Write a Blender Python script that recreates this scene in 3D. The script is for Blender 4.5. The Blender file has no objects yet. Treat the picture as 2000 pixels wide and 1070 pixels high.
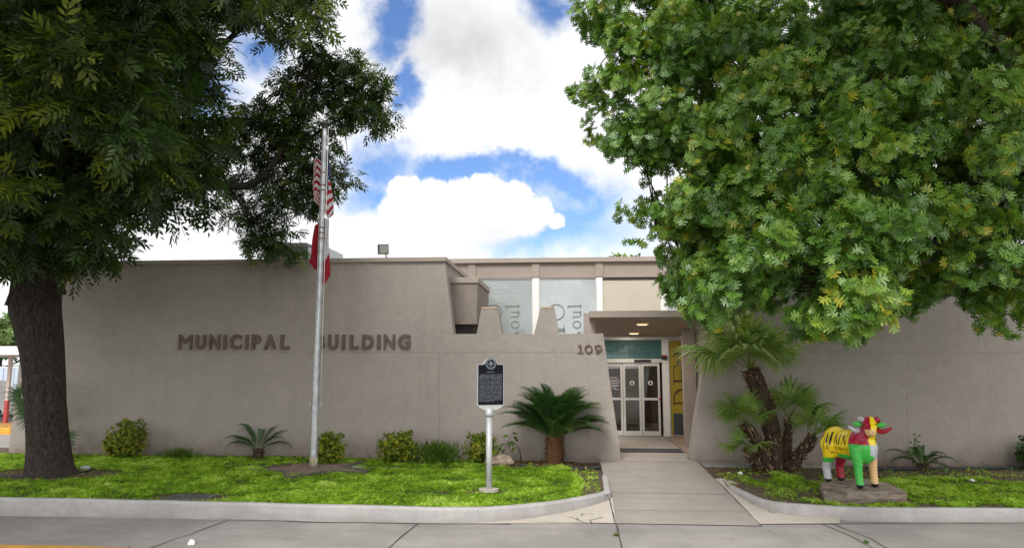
import bpy, bmesh, math, random
import numpy as np
from mathutils import Vector, Matrix, noise as mnoise
from mathutils.bvhtree import BVHTree
R = math.radians
rng = np.random.default_rng(7)
random.seed(7)
scene = bpy.context.scene
COL = scene.collection

# ------------------------------------------------------------------ camera
CAM_H, FPX = 2.10, 1400.0
YAW, PITCH = R(4.6), math.atan(175 / 1400.0)
_cd = bpy.data.cameras.new('camera')
_cd.sensor_width = 36.0
_cd.lens = 36.0 * FPX / 2000.0
_cd.clip_start, _cd.clip_end = 0.1, 3000
cam = bpy.data.objects.new('camera', _cd)
cam.location = (0, 0, CAM_H)
cam.rotation_euler = (R(90) + PITCH, 0, YAW)
COL.objects.link(cam)
scene.camera = cam
_M = Matrix.Rotation(YAW, 3, 'Z') @ Matrix.Rotation(R(90) + PITCH, 3, 'X')

def ray(px, py):
    return _M @ Vector(((px - 1000) / FPX, (535 - py) / FPX, -1))
def P(px, py, Y):          # where the sight line through a photo pixel meets the plane y = Y
    d = ray(px, py)
    return Vector((0, 0, CAM_H)) + d * (Y / d.y)
def G(px, py, z=0.0):      # ... and where it meets the level z
    d = ray(px, py)
    return Vector((0, 0, CAM_H)) + d * ((z - CAM_H) / d.z)

# ------------------------------------------------------------------ materials
def new_mat(name):
    m = bpy.data.materials.new(name); m.use_nodes = True
    nt = m.node_tree; nt.nodes.clear()
    out = nt.nodes.new('ShaderNodeOutputMaterial')
    b = nt.nodes.new('ShaderNodeBsdfPrincipled')
    nt.links.new(b.outputs[0], out.inputs[0])
    return m, nt, b, out
def nd(nt, t, **kw):
    n = nt.nodes.new(t)
    for k, v in kw.items():
        if k in n.inputs.keys(): n.inputs[k].default_value = v
        else: setattr(n, k, v)
    return n
def ramp(nt, fac, stops):
    n = nt.nodes.new('ShaderNodeValToRGB')
    e = n.color_ramp.elements
    while len(e) > 1: e.remove(e[-1])
    e[0].position = stops[0][0]; e[0].color = (*stops[0][1], 1)
    for p, c in stops[1:]:
        k = e.new(p); k.color = (*c, 1)
    nt.links.new(fac, n.inputs[0])
    return n.outputs[0]
def g3(v): return (v, v, v)
def mixc(nt, fac, a, b, mode='MIX'):
    n = nt.nodes.new('ShaderNodeMix'); n.data_type = 'RGBA'; n.blend_type = mode
    for s, v in ((0, fac), (6, a), (7, b)):
        if hasattr(v, 'links') or hasattr(v, 'is_output'): nt.links.new(v, n.inputs[s])
        else: n.inputs[s].default_value = v if s == 0 else (*v[:3], 1)
    return n.outputs[2]
def noise(nt, vec, scale, detail=4, rough=.55, dist=0.0):
    n = nd(nt, 'ShaderNodeTexNoise', Scale=scale, Detail=detail, Roughness=rough, Distortion=dist)
    nt.links.new(vec, n.inputs['Vector']); return n.outputs[0]
def coords(nt, scale=(1, 1, 1), world=False):
    if world:
        src = nd(nt, 'ShaderNodeNewGeometry').outputs['Position']
    else:
        src = nd(nt, 'ShaderNodeTexCoord').outputs['Object']
    mp = nd(nt, 'ShaderNodeMapping', Scale=scale)
    nt.links.new(src, mp.inputs[0]); return mp.outputs[0]
def bump(nt, b, h, strength=.3, dist=.02):
    n = nd(nt, 'ShaderNodeBump', Strength=strength, Distance=dist)
    nt.links.new(h, n.inputs['Height']); nt.links.new(n.outputs[0], b.inputs['Normal'])
def math2(nt, op, a, b=None, clamp=False):
    n = nt.nodes.new('ShaderNodeMath'); n.operation = op; n.use_clamp = clamp
    for i, v in enumerate((a, b)):
        if v is None: continue
        if hasattr(v, 'is_output'): nt.links.new(v, n.inputs[i])
        else: n.inputs[i].default_value = v
    return n.outputs[0]
def simple(name, col, rough=.6, var=.12, scale=6, metallic=0, bmp=0.0, spec=.4, bscale=40):
    """a plain paint, metal, cloth or stone with uneven tone and a little surface relief"""
    m, nt, b, o = new_mat(name)
    v = coords(nt)
    f = noise(nt, v, scale, 5, .6)
    lo = tuple(c * (1 - var) for c in col); hi = tuple(min(1, c * (1 + var)) for c in col)
    nt.links.new(ramp(nt, f, [(.3, lo), (.7, hi)]), b.inputs['Base Color'])
    b.inputs['Roughness'].default_value = rough; b.inputs['Metallic'].default_value = metallic
    b.inputs['Specular IOR Level'].default_value = spec
    if bmp: bump(nt, b, noise(nt, v, bscale, 4, .6), bmp, .01)
    return m

M = {}
def stucco(name, col, base_z=0.08):
    m, nt, b, o = new_mat(name)
    v = coords(nt, world=True)
    big = noise(nt, v, .55, 5, .6); mid = noise(nt, v, 3.2, 6, .65, .6)
    trowel = noise(nt, v, 8.5, 7, .68, 2.4); fine = noise(nt, v, 90, 3, .6)
    c = mixc(nt, ramp(nt, big, [(.35, g3(0)), (.68, g3(.75))]), col, tuple(x * .86 for x in col))
    c = mixc(nt, ramp(nt, mid, [(.42, g3(0)), (.62, g3(.45))]), c, (col[0] * 1.13, col[1] * 1.11, col[2] * 1.07))
    c = mixc(nt, ramp(nt, trowel, [(.30, g3(.38)), (.50, g3(0))]), c, tuple(x * .70 for x in col))
    c = mixc(nt, ramp(nt, trowel, [(.57, g3(0)), (.72, g3(.4))]), c, (col[0] * 1.2, col[1] * 1.2, col[2] * 1.18))
    # rain streaks from the coping: long thin vertical noise
    vs = coords(nt, (5, 5, .45), world=True)
    st = noise(nt, vs, 1.0, 4, .6)
    c = mixc(nt, ramp(nt, st, [(.5, g3(0)), (.72, g3(.14))]), c, tuple(x * .6 for x in col))
    # splash dirt along the foot of the wall, with a ragged top
    sep = nd(nt, 'ShaderNodeSeparateXYZ'); nt.links.new(v, sep.inputs[0])
    h = math2(nt, 'SUBTRACT', sep.outputs[2], math2(nt, 'MULTIPLY', noise(nt, v, 4, 5, .7), .55))
    dirt = ramp(nt, math2(nt, 'ADD', h, .25), [(.0, g3(.9)), (.16, g3(.5)), (.42, g3(.12)), (.7, g3(0))])
    c = mixc(nt, dirt, c, (col[0] * .48, col[1] * .43, col[2] * .38))
    nt.links.new(c, b.inputs['Base Color'])
    b.inputs['Roughness'].default_value = .9; b.inputs['Specular IOR Level'].default_value = .2
    hh = math2(nt, 'ADD', math2(nt, 'MULTIPLY', trowel, 1.0), math2(nt, 'MULTIPLY', fine, .45))
    bump(nt, b, hh, .6, .025)
    return m
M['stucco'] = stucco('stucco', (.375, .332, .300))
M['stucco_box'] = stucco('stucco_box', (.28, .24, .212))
M['trim'] = simple('painted_trim', (.36, .308, .265), .75, .08, 2.5, bmp=.15)
M['trim_panel'] = simple('painted_panel', (.335, .28, .24), .8, .1, 1.6, bmp=.12)
M['beige_panel'] = simple('cream_panel', (.52, .465, .385), .7, .06, 1.2)
M['white_paint'] = simple('white_paint', (.80, .79, .77), .5, .05, 3)
M['soffit'] = simple('soffit_paint', (.34, .275, .215), .8, .08, 2)
M['roof'] = simple('roofing', (.30, .29, .28), .9, .2, 3)
M['alu'] = simple('aluminium', (.66, .645, .62), .38, .06, 5, metallic=.35)
M['black'] = simple('black_plastic', (.02, .02, .022), .45, .2, 8)
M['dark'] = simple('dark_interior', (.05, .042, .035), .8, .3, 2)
M['bronze'] = simple('bronze_paint', (.125, .085, .066), .6, .22, 5, bmp=.1)
M['galv'] = simple('galvanised_steel', (.50, .51, .53), .42, .3, 7, metallic=.55, bmp=.06)
M['galvpaint'] = simple('silver_paint', (.52, .53, .54), .5, .14, 9, metallic=.3)
M['rust'] = simple('rusty_band', (.20, .13, .09), .8, .4, 20)
M['rope'] = simple('rope', (.62, .60, .55), .9, .1, 30)
M['rubber'] = simple('black_rubber', (.028, .03, .035), .75, .25, 9, bmp=.1)
M['hvac'] = simple('rooftop_metal', (.07, .075, .07), .6, .2, 4)
M['ltgrey'] = simple('light_grey_metal', (.45, .47, .50), .5, .1, 4)
M['timber'] = simple('edging_timber', (.10, .085, .075), .85, .35, 12, bmp=.4)
M['paper'] = simple('paper', (.85, .85, .84), .8, .05, 8)
M['red'] = simple('red_label', (.50, .03, .04), .5, .1, 8)
M['deadleaf'] = simple('dead_leaf', (.20, .10, .045), .8, .5, 14)
M['ground'] = simple('far_ground', (.22, .21, .19), .95, .2, .3)
M['yellowpaint'] = simple('yellow_road_paint', (.62, .30, .035), .7, .25, 6, bmp=.1)
M['kerbbrown'] = simple('worn_yellow_kerb', (.34, .17, .04), .8, .35, 5)
M['pinkpaint'] = simple('pale_post_paint', (.58, .50, .46), .6, .1, 5)
M['redpaint'] = simple('red_post_paint', (.42, .05, .05), .55, .15, 5)

def concrete(name, col, dirt=.5, scale=1.0, splash=0.0):
    m, nt, b, o = new_mat(name)
    v = coords(nt, world=True)
    big = noise(nt, v, .8 * scale, 6, .62, .4); mid = noise(nt, v, 5 * scale, 6, .7); fine = noise(nt, v, 120, 3, .7)
    c = mixc(nt, ramp(nt, big, [(.38, g3(0)), (.66, g3(dirt))]), col, tuple(x * .62 for x in col))
    c = mixc(nt, ramp(nt, mid, [(.40, g3(.35)), (.52, g3(0))]), c, tuple(x * .78 for x in col))
    c = mixc(nt, ramp(nt, mid, [(.58, g3(0)), (.72, g3(.35))]), c, tuple(min(1, x * 1.22) for x in col))
    c = mixc(nt, ramp(nt, fine, [(.33, g3(.45)), (.45, g3(0))]), c, tuple(x * .7 for x in col))
    # tyre and drip stains drawn out along the street
    vs = coords(nt, (.25, 3.2, 1), world=True)
    st = noise(nt, vs, 1.2, 4, .6)
    c = mixc(nt, ramp(nt, st, [(.5, g3(0)), (.7, g3(dirt * .55))]), c, tuple(x * .6 for x in col))
    if splash:      # ragged street dirt splashed on the lower face, in patches
        sep = nd(nt, 'ShaderNodeSeparateXYZ'); nt.links.new(v, sep.inputs[0])
        hgt = math2(nt, 'ADD', sep.outputs[2], math2(nt, 'MULTIPLY', noise(nt, coords(nt, (1.3, 1.3, 5), world=True), 1.6, 6, .7), .34))
        c = mixc(nt, ramp(nt, hgt, [(.05, g3(splash)), (.13, g3(splash * .35)), (.2, g3(0))]), c, (col[0] * .52, col[1] * .48, col[2] * .43))
    # small dark spots
    vo = nd(nt, 'ShaderNodeTexVoronoi', Scale=3.3); nt.links.new(v, vo.inputs['Vector'])
    c = mixc(nt, ramp(nt, vo.outputs['Distance'], [(.02, g3(.7)), (.05, g3(0))]), c, tuple(x * .35 for x in col))
    nt.links.new(c, b.inputs['Base Color'])
    b.inputs['Roughness'].default_value = .88; b.inputs['Specular IOR Level'].default_value = .25
    bump(nt, b, math2(nt, 'ADD', fine, mid), .25, .01)
    return m
M['road'] = concrete('street_concrete', (.325, .303, .285), .85)
M['walk'] = concrete('walk_concrete', (.325, .29, .256), .42, 1.6)
M['apron'] = concrete('apron_concrete', (.50, .45, .39), .3, 2.0)
M['kerb'] = concrete('whitewashed_kerb', (.44, .42, .41), .7, 1.8, .5)
M['joint'] = simple('joint_dirt', (.075, .065, .055), .95, .4, 12)

def soil():
    m, nt, b, o = new_mat('soil')
    v = coords(nt, world=True)
    a = noise(nt, v, 6, 6, .7); f = noise(nt, v, 60, 4, .7)
    c = ramp(nt, a, [(.3, (.055, .036, .022)), (.55, (.12, .082, .05)), (.75, (.20, .15, .10))])
    c = mixc(nt, ramp(nt, f, [(.5, g3(0)), (.7, g3(.5))]), c, (.26, .20, .14))
    nt.links.new(c, b.inputs['Base Color']); b.inputs['Roughness'].default_value = 1
    bump(nt, b, math2(nt, 'ADD', a, f), .8, .04)
    return m
M['soil'] = soil()
def gravel():
    m, nt, b, o = new_mat('gravel')
    v = coords(nt, world=True)
    vo = nd(nt, 'ShaderNodeTexVoronoi', Scale=45); nt.links.new(v, vo.inputs['Vector'])
    c = ramp(nt, vo.outputs['Color'], [(.1, (.10, .065, .048)), (.5, (.22, .15, .115)), (.9, (.36, .27, .21))])
    nt.links.new(c, b.inputs['Base Color']); b.inputs['Roughness'].default_value = .95
    bump(nt, b, vo.outputs['Distance'], .8, .03)
    return m
M['gravel'] = gravel()
def pavers():
    m, nt, b, o = new_mat('brown_pavers')
    v = coords(nt, world=True)
    br = nd(nt, 'ShaderNodeTexBrick', Scale=3.0); nt.links.new(v, br.inputs['Vector'])
    br.inputs['Color1'].default_value = (.27, .17, .11, 1); br.inputs['Color2'].default_value = (.16, .10, .07, 1)
    br.inputs['Mortar'].default_value = (.30, .25, .20, 1)
    c = mixc(nt, noise(nt, v, 9, 4), br.outputs[0], (.34, .26, .19))
    nt.links.new(c, b.inputs['Base Color']); b.inputs['Roughness'].default_value = .8
    return m
M['pavers'] = pavers()
def bark(name, lo, hi, vs=(14, 14, 2.2), strength=1.0):
    m, nt, b, o = new_mat(name)
    v = coords(nt, vs)
    a = noise(nt, v, 1.0, 6, .65, .5); f = noise(nt, coords(nt), 55, 4, .7)
    big = noise(nt, coords(nt), 2.0, 4, .6)
    c = ramp(nt, a, [(.36, lo), (.56, tuple((x + y) / 2 for x, y in zip(lo, hi))), (.70, hi)])
    c = mixc(nt, ramp(nt, big, [(.4, g3(0)), (.7, g3(.5))]), c, tuple(x * .55 for x in hi))
    nt.links.new(c, b.inputs['Base Color']); b.inputs['Roughness'].default_value = .95; b.inputs['Specular IOR Level'].default_value = .15
    bump(nt, b, math2(nt, 'ADD', a, math2(nt, 'MULTIPLY', f, .3)), strength, .05)
    return m
M['bark'] = bark('pecan_bark', (.020, .016, .014), (.115, .092, .078), (34, 34, 8), 1.0)
M['twig'] = bark('twig_bark', (.03, .024, .02), (.11, .085, .065))
M['palmtrunk'] = bark('palm_trunk', (.035, .025, .018), (.17, .115, .075), (30, 30, 14))
M['sagotrunk'] = bark('sago_trunk', (.05, .024, .012), (.26, .135, .065), (26, 26, 40))
M['husk'] = simple('dry_leaf_base', (.38, .25, .15), .9, .5, 20)

def leafmat(name, stops, transl=.3, rough=.42, spec=.45, tcol=1.5):
    """stops: ramp over the per-leaf 'tint' attribute (leaf age, kind and place in the crown)"""
    m, nt, b, o = new_mat(name)
    at = nd(nt, 'ShaderNodeAttribute', attribute_name='tint')
    c = ramp(nt, at.outputs['Fac'], stops)
    nt.links.new(c, b.inputs['Base Color'])
    b.inputs['Roughness'].default_value = rough; b.inputs['Specular IOR Level'].default_value = spec
    t = nd(nt, 'ShaderNodeBsdfTranslucent')
    mul = mixc(nt, 1.0, c, (tcol, tcol * 1.0, tcol * .45), 'MULTIPLY')
    nt.links.new(mul, t.inputs[0])
    mx = nd(nt, 'ShaderNodeMixShader', Fac=transl)
    nt.links.new(b.outputs[0], mx.inputs[1]); nt.links.new(t.outputs[0], mx.inputs[2])
    nt.links.new(mx.outputs[0], o.inputs[0])
    return m
M['oak'] = leafmat('oak_leaf', [(0, (.036, .090, .012)), (.45, (.092, .205, .022)), (.8, (.19, .32, .035)), (.93, (.27, .32, .035)), (1, (.38, .36, .03))], .24, .40, .7)
M['pecan'] = leafmat('pecan_leaf', [(0, (.016, .036, .010)), (.5, (.032, .070, .015)), (.8, (.075, .125, .015)), (1, (.18, .22, .02))], .30, .42, .45)
M['grass'] = leafmat('lawn_leaf', [(0, (.034, .085, .004)), (.45, (.165, .30, .010)), (.75, (.30, .48, .024)), (1, (.52, .66, .15))], .3, .55, .3)
M['shrub'] = leafmat('golden_shrub_leaf', [(0, (.06, .10, .008)), (.45, (.15, .21, .012)), (.8, (.32, .34, .02)), (1, (.30, .085, .03))], .25, .5, .35)
M['darkshrub'] = leafmat('dark_shrub_leaf', [(0, (.02, .05, .012)), (.6, (.05, .10, .02)), (1, (.09, .15, .03))], .2, .5, .35)
M['sago'] = leafmat('sago_leaf', [(0, (.018, .055, .016)), (.55, (.042, .115, .026)), (1, (.13, .19, .035))], .15, .45, .4)
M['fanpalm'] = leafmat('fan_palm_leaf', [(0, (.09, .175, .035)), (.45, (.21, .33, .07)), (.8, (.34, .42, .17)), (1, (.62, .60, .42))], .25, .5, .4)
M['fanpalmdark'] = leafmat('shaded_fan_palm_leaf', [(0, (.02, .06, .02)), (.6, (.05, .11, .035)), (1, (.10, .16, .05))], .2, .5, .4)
M['tuft'] = leafmat('tuft_leaf', [(0, (.04, .09, .01)), (.6, (.10, .18, .02)), (1, (.20, .24, .04))], .25, .55, .3)
M['fartree'] = leafmat('far_tree_leaf', [(0, (.08, .14, .05)), (.6, (.16, .24, .09)), (1, (.30, .36, .14))], .3, .6, .2)

# ------------------------------------------------------------------ mesh helpers
class MB:
    def __init__(s): s.v = []; s.f = []; s.m = []; s.sm = []
    def add(s, vs, fs, mi=0, smooth=False):
        o = len(s.v); s.v += [tuple(v) for v in vs]
        for f in fs: s.f.append([i + o for i in f]); s.m.append(mi); s.sm.append(smooth)
        return s
    def box(s, x0, x1, y0, y1, z0, z1, mi=0, bev=0.0):
        if x0 > x1: x0, x1 = x1, x0
        if y0 > y1: y0, y1 = y1, y0
        if z0 > z1: z0, z1 = z1, z0
        if bev:
            b = min(bev, (x1 - x0) * .3, (y1 - y0) * .3, (z1 - z0) * .3)
            bm = bmesh.new(); bmesh.ops.create_cube(bm, size=1)
            for v in bm.verts: v.co = Vector(((x0 + x1) / 2 + v.co.x * (x1 - x0), (y0 + y1) / 2 + v.co.y * (y1 - y0), (z0 + z1) / 2 + v.co.z * (z1 - z0)))
            bmesh.ops.bevel(bm, geom=bm.edges[:], offset=b, segments=2, affect='EDGES', profile=.5)
            bm.verts.index_update()
            s.add([v.co for v in bm.verts], [[v.index for v in f.verts] for f in bm.faces], mi); bm.free(); return s
        vs = [(x, y, z) for z in (z0, z1) for y in (y0, y1) for x in (x0, x1)]
        return s.add(vs, [(0, 2, 3, 1), (4, 5, 7, 6), (0, 1, 5, 4), (2, 6, 7, 3), (0, 4, 6, 2), (1, 3, 7, 5)], mi)
    def prism(s, pts, vec, mi=0):
        n = len(pts); pts = [Vector(p) for p in pts]; vec = Vector(vec)
        vs = pts + [p + vec for p in pts]
        fs = [tuple(range(n))[::-1], tuple(range(n, 2 * n))] + [(i, (i + 1) % n, n + (i + 1) % n, n + i) for i in range(n)]
        return s.add(vs, fs, mi)
    def tube(s, path, rad, n=12, mi=0, caps=True, jig=None):
        path = [Vector(p) for p in path]; k = len(path)
        if not hasattr(rad, '__len__'): rad = [rad] * k
        vs = []; fs = []; up = None
        for i, p in enumerate(path):
            t = (path[min(i + 1, k - 1)] - path[max(i - 1, 0)]).normalized()
            if up is None: up = t.orthogonal().normalized()
            else:
                up = (up - t * up.dot(t))
                up = up.normalized() if up.length > 1e-5 else t.orthogonal().normalized()
            w = t.cross(up)
            for j in range(n):
                a = 2 * math.pi * j / n
                r = rad[i] * (jig(i, j) if jig else 1)
                vs.append(p + (up * math.cos(a) + w * math.sin(a)) * r)
        for i in range(k - 1):
            for j in range(n):
                fs.append((i * n + j, i * n + (j + 1) % n, (i + 1) * n + (j + 1) % n, (i + 1) * n + j))
        s.add(vs, fs, mi, True)
        if caps:
            o = len(s.v) - len(vs)
            for f in (tuple(range(n))[::-1], tuple(range((k - 1) * n, k * n))): s.f.append([i + o for i in f]); s.m.append(mi); s.sm.append(False)
        return s
    def sphere(s, c, r, mi=0, seg=16, rings=10):
        if not hasattr(r, '__len__'): r = (r, r, r)
        vs = [(c[0], c[1], c[2] - r[2])]; fs = []
        for i in range(1, rings):
            t = math.pi * i / rings
            for j in range(seg):
                a = 2 * math.pi * j / seg
                vs.append((c[0] + r[0] * math.sin(t) * math.cos(a), c[1] + r[1] * math.sin(t) * math.sin(a), c[2] - r[2] * math.cos(t)))
        vs.append((c[0], c[1], c[2] + r[2])); L = len(vs) - 1
        for j in range(seg):
            fs.append((0, 1 + (j + 1) % seg, 1 + j)); b = 1 + (rings - 2) * seg
            fs.append((b + j, b + (j + 1) % seg, L))
        for i in range(rings - 2):
            for j in range(seg):
                a = 1 + i * seg
                fs.append((a + j, a + (j + 1) % seg, a + seg + (j + 1) % seg, a + seg + j))
        return s.add(vs, fs, mi, True)
    def build(s, name, mat, parent=None, smooth=None, origin=None, fix=True):
        me = bpy.data.meshes.new(name)
        v = s.v
        if origin is not None: v = [(a - origin[0], b - origin[1], c - origin[2]) for a, b, c in v]
        me.from_pydata(v, [], s.f)
        for m in (mat if isinstance(mat, (list, tuple)) else [mat]): me.materials.append(m)
        me.polygons.foreach_set('material_index', s.m)
        me.polygons.foreach_set('use_smooth', s.sm if smooth is None else [smooth] * len(s.f))
        if fix:
            bm = bmesh.new(); bm.from_mesh(me); bmesh.ops.recalc_face_normals(bm, faces=bm.faces[:]); bm.to_mesh(me); bm.free()
        me.update()
        o = bpy.data.objects.new(name, me); COL.objects.link(o)
        if origin is not None: o.location = origin
        if parent is not None: put_under(o, parent)
        return o
def put_under(o, p):
    o.parent = p
    o.matrix_parent_inverse = world(p).inverted()
def world(o):
    m = Matrix.LocRotScale(o.location, o.rotation_euler, o.scale)
    return (world(o.parent) @ o.matrix_parent_inverse @ m) if o.parent else m
def tag(o, label, cat, group=None):
    o['label'] = label; o['category'] = cat
    if group: o['group'] = group
    return o
def thing(name, label, cat, loc=(0, 0, 0), rz=0, group=None):
    o = bpy.data.objects.new(name, None); o.empty_display_size = .2
    o.location = loc; o.rotation_euler = (0, 0, rz); COL.objects.link(o)
    return tag(o, label, cat, group)
def structure(o, kind='structure'):
    o['kind'] = kind; return o

def np_mesh(name, V, F, mat, tint=None, parent=None, smooth=False):
    """V (n,3), F (m,3) triangles; tint per vertex"""
    me = bpy.data.meshes.new(name)
    n, m = len(V), len(F)
    me.vertices.add(n); me.vertices.foreach_set('co', np.asarray(V, np.float32).ravel())
    me.loops.add(m * 3); me.loops.foreach_set('vertex_index', np.asarray(F, np.int32).ravel())
    me.polygons.add(m)
    me.polygons.foreach_set('loop_start', np.arange(0, m * 3, 3, dtype=np.int32))
    me.polygons.foreach_set('loop_total', np.full(m, 3, np.int32))
    if smooth: me.polygons.foreach_set('use_smooth', np.ones(m, bool))
    me.update(calc_edges=True); me.validate()
    if tint is not None:
        a = me.attributes.new('tint', 'FLOAT', 'POINT'); a.data.foreach_set('value', np.asarray(tint, np.float32))
    me.materials.append(mat)
    o = bpy.data.objects.new(name, me); COL.objects.link(o)
    if parent is not None: put_under(o, parent)
    return o
def unit(a): return a / np.maximum(np.linalg.norm(a, axis=-1, keepdims=True), 1e-9)
def stamp(tv, tf, C, T, N, S, tint):
    """put template (tv,tf) at C with length axis T, normal near N, size S -> V,F,tint"""
    T = unit(T); B = unit(np.cross(N, T)); N2 = np.cross(T, B)
    S = np.broadcast_to(np.asarray(S, float), (len(C),))
    V = C[:, None] + S[:, None, None] * (tv[None, :, 0:1] * T[:, None] + tv[None, :, 1:2] * B[:, None] + tv[None, :, 2:3] * N2[:, None])
    k = len(tv)
    F = (tf[None] + (np.arange(len(C)) * k)[:, None, None]).reshape(-1, 3)
    return V.reshape(-1, 3), F, np.repeat(tint, k)
def merge(parts):
    V = []; F = []; t = []; o = 0
    for v, f, c in parts:
        V.append(v); F.append(f + o); t.append(c); o += len(v)
    return np.concatenate(V), np.concatenate(F), np.concatenate(t)
def rand_dir(n):
    return unit(rng.normal(size=(n, 3)))
def in_poly(px, py, poly):
    poly = np.asarray(poly, float); x0, y0 = poly[:, 0], poly[:, 1]; x1, y1 = np.roll(x0, -1), np.roll(y0, -1)
    c = ((y0[None] > py[:, None]) != (y1[None] > py[:, None])) & (px[:, None] < (x1 - x0)[None] * (py[:, None] - y0[None]) / ((y1 - y0)[None] + 1e-12) + x0[None])
    return c.sum(1) % 2 == 1
def edge_dist(px, py, poly):
    poly = np.asarray(poly, float); a = poly; b = np.roll(poly, -1, 0); p = np.stack([px, py], 1)
    ab = b - a; t = np.clip(((p[:, None] - a[None]) * ab[None]).sum(2) / ((ab * ab).sum(1)[None] + 1e-9), 0, 1)
    return np.linalg.norm(p[:, None] - (a[None] + t[..., None] * ab[None]), axis=2).min(1)

# ------------------------------------------------------------------ lettering
def arc(cx, cy, rx, ry, a0, a1, n=14):
    return [(cx + rx * math.cos(R(a0 + (a1 - a0) * i / n)), cy + ry * math.sin(R(a0 + (a1 - a0) * i / n))) for i in range(n + 1)]
def ser(x, y, w=.26, t=.06): return ([(x - w / 2, y), (x + w / 2, y)], t)
def glyph(ch):
    s, t = .12, .06      # thick and thin stroke
    if ch == '1': return [([(.2, 0), (.2, .98)], s), ([(.2, .95), (.05, .82)], t), ser(.2, .03, .4)], .44
    if ch == '0': return [(arc(.40, .5, .34, .45, 0, 360, 28), s)], .82
    if ch == '9': return [(arc(.34, .66, .27, .29, 0, 360, 24), s), (arc(.10, .66, .51, .60, 0, -72, 12), s), ([(.26, .085), (.10, .06)], .12)], .70
    if ch == 'D': return [([(.14, 0), (.14, 1)], s), ([(.02, .97), (.36, .97)] + arc(.36, .5, .42, .47, 90, -90, 18) + [(.36, .03), (.02, .03)], .08), (arc(.36, .5, .42, .44, 55, -55, 10), s)], .86
    if ch == 'E': return [([(.14, 0), (.14, 1)], s), ([(.02, .97), (.62, .97)], t), ([(.62, 1), (.62, .80)], t), ([(.14, .52), (.48, .52)], t), ([(.48, .62), (.48, .42)], t), ([(.02, .03), (.66, .03)], t), ([(.66, 0), (.66, .22)], t)], .74
    if ch == 'L': return [([(.14, 0), (.14, 1)], s), ser(.14, .97, .3), ([(.02, .03), (.60, .03)], t), ([(.60, 0), (.60, .24)], t)], .66
    if ch == 'R': return [([(.14, 0), (.14, 1)], s), ([(.02, .97), (.38, .97)] + arc(.38, .73, .24, .24, 90, -90, 12) + [(.14, .49)], .08), ([(.36, .49), (.66, .03)], s), ser(.14, .03), ([(.62, .03), (.78, .03)], t)], .78
    if ch == 'I': return [([(.15, 0), (.15, 1)], s), ser(.15, .97), ser(.15, .03)], .32
    if ch == 'O': return [(arc(.45, .5, .40, .47, 0, 360, 30), .09)], .92
    if ch == 's': return [(arc(.22, .45, .15, .15, 40, 200, 10) + arc(.22, .16, .17, .14, 80, -150, 12), .07)], .46
    if ch == 'o': return [(arc(.28, .30, .24, .28, 0, 360, 24), .07)], .58
    if ch == 'u': return [([(.02, .57), (.12, .57), (.12, .25)] + arc(.30, .22, .18, .19, 180, 330, 10), .07), ([(.48, .60), (.48, .0), (.58, .03)], .07)], .64
    if ch == 'l': return [([(.0, .96), (.11, .96), (.11, .03)], .07), ser(.11, .03, .24)], .28
    return [], .4
def ribbon(poly, w):
    """quads of a 2-D polyline of width w"""
    q = []; pts = [Vector((*p, 0)) for p in poly]
    closed = (pts[0] - pts[-1]).length < 1e-4; n = len(pts); L = []; Rr = []
    for i, p in enumerate(pts):
        a = pts[i - 1] if i else (pts[-2] if closed else None)
        b = pts[i + 1] if i < n - 1 else (pts[1] if closed else None)
        d1 = (p - a).normalized() if a is not None else None
        d2 = (b - p).normalized() if b is not None else None
        d1 = d1 or d2; d2 = d2 or d1
        t = d1 + d2
        t = t.normalized() if t.length > 1e-4 else d1
        nrm = Vector((-t.y, t.x, 0)); k = w / 2 / max(.5, nrm.dot(Vector((-d1.y, d1.x, 0))))
        L.append(p + nrm * k); Rr.append(p - nrm * k)
    for i in range(n - 1): q.append((L[i], Rr[i], Rr[i + 1], L[i + 1]))
    return q
def serif_text(mb, txt, org, ux, uy, size, depth=0.0, track=.06, mi=0, wt=1.0):
    x = 0; ux = Vector(ux); uy = Vector(uy); nn = ux.cross(uy)
    for ch in txt:
        st, adv = glyph(ch)
        for k, (poly, w) in enumerate(st):
            for q in ribbon(poly, w * wt):
                pts = [Vector(org) + ux * ((x + p.x) * size) + uy * (p.y * size) + nn * (.0006 * k) for p in q]
                if depth: mb.prism(pts, nn * depth, mi)
                else: mb.add(pts, [(0, 1, 2, 3)], mi)
        x += adv + track
    return x * size
def split_build(mb, name, mat, parent, axis=0, gap=.05):
    """one mesh per run of faces separated by more than GAP along AXIS"""
    ex = sorted((min(mb.v[i][axis] for i in f), max(mb.v[i][axis] for i in f), k) for k, f in enumerate(mb.f)); runs = []; end = None
    for lo, hi, k in ex:
        if end is None or lo > end + gap: runs.append([]); end = hi
        runs[-1].append(k); end = max(end, hi)
    for r_ in runs:
        m2 = MB()
        for k in r_: m2.add([mb.v[i] for i in mb.f[k]], [tuple(range(len(mb.f[k])))])
        m2.build(name, mat, parent, fix=False)
def font_mesh(txt, bold=0.0, extrude=0.0, res=3):
    """flat or solid text of the built-in typeface: (verts, faces), y up, x along the line"""
    c = bpy.data.curves.new('letters', 'FONT'); c.body = txt; c.offset = bold; c.extrude = extrude; c.resolution_u = res
    o = bpy.data.objects.new('letters', c); COL.objects.link(o)
    dg = bpy.context.evaluated_depsgraph_get(); dg.update()
    me = bpy.data.meshes.new_from_object(o.evaluated_get(dg))
    v = np.array([tuple(x.co) for x in me.vertices]).reshape(-1, 3); f = [list(p.vertices) for p in me.polygons]
    bpy.data.objects.remove(o); bpy.data.curves.remove(c); bpy.data.meshes.remove(me)
    return v, f
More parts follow.
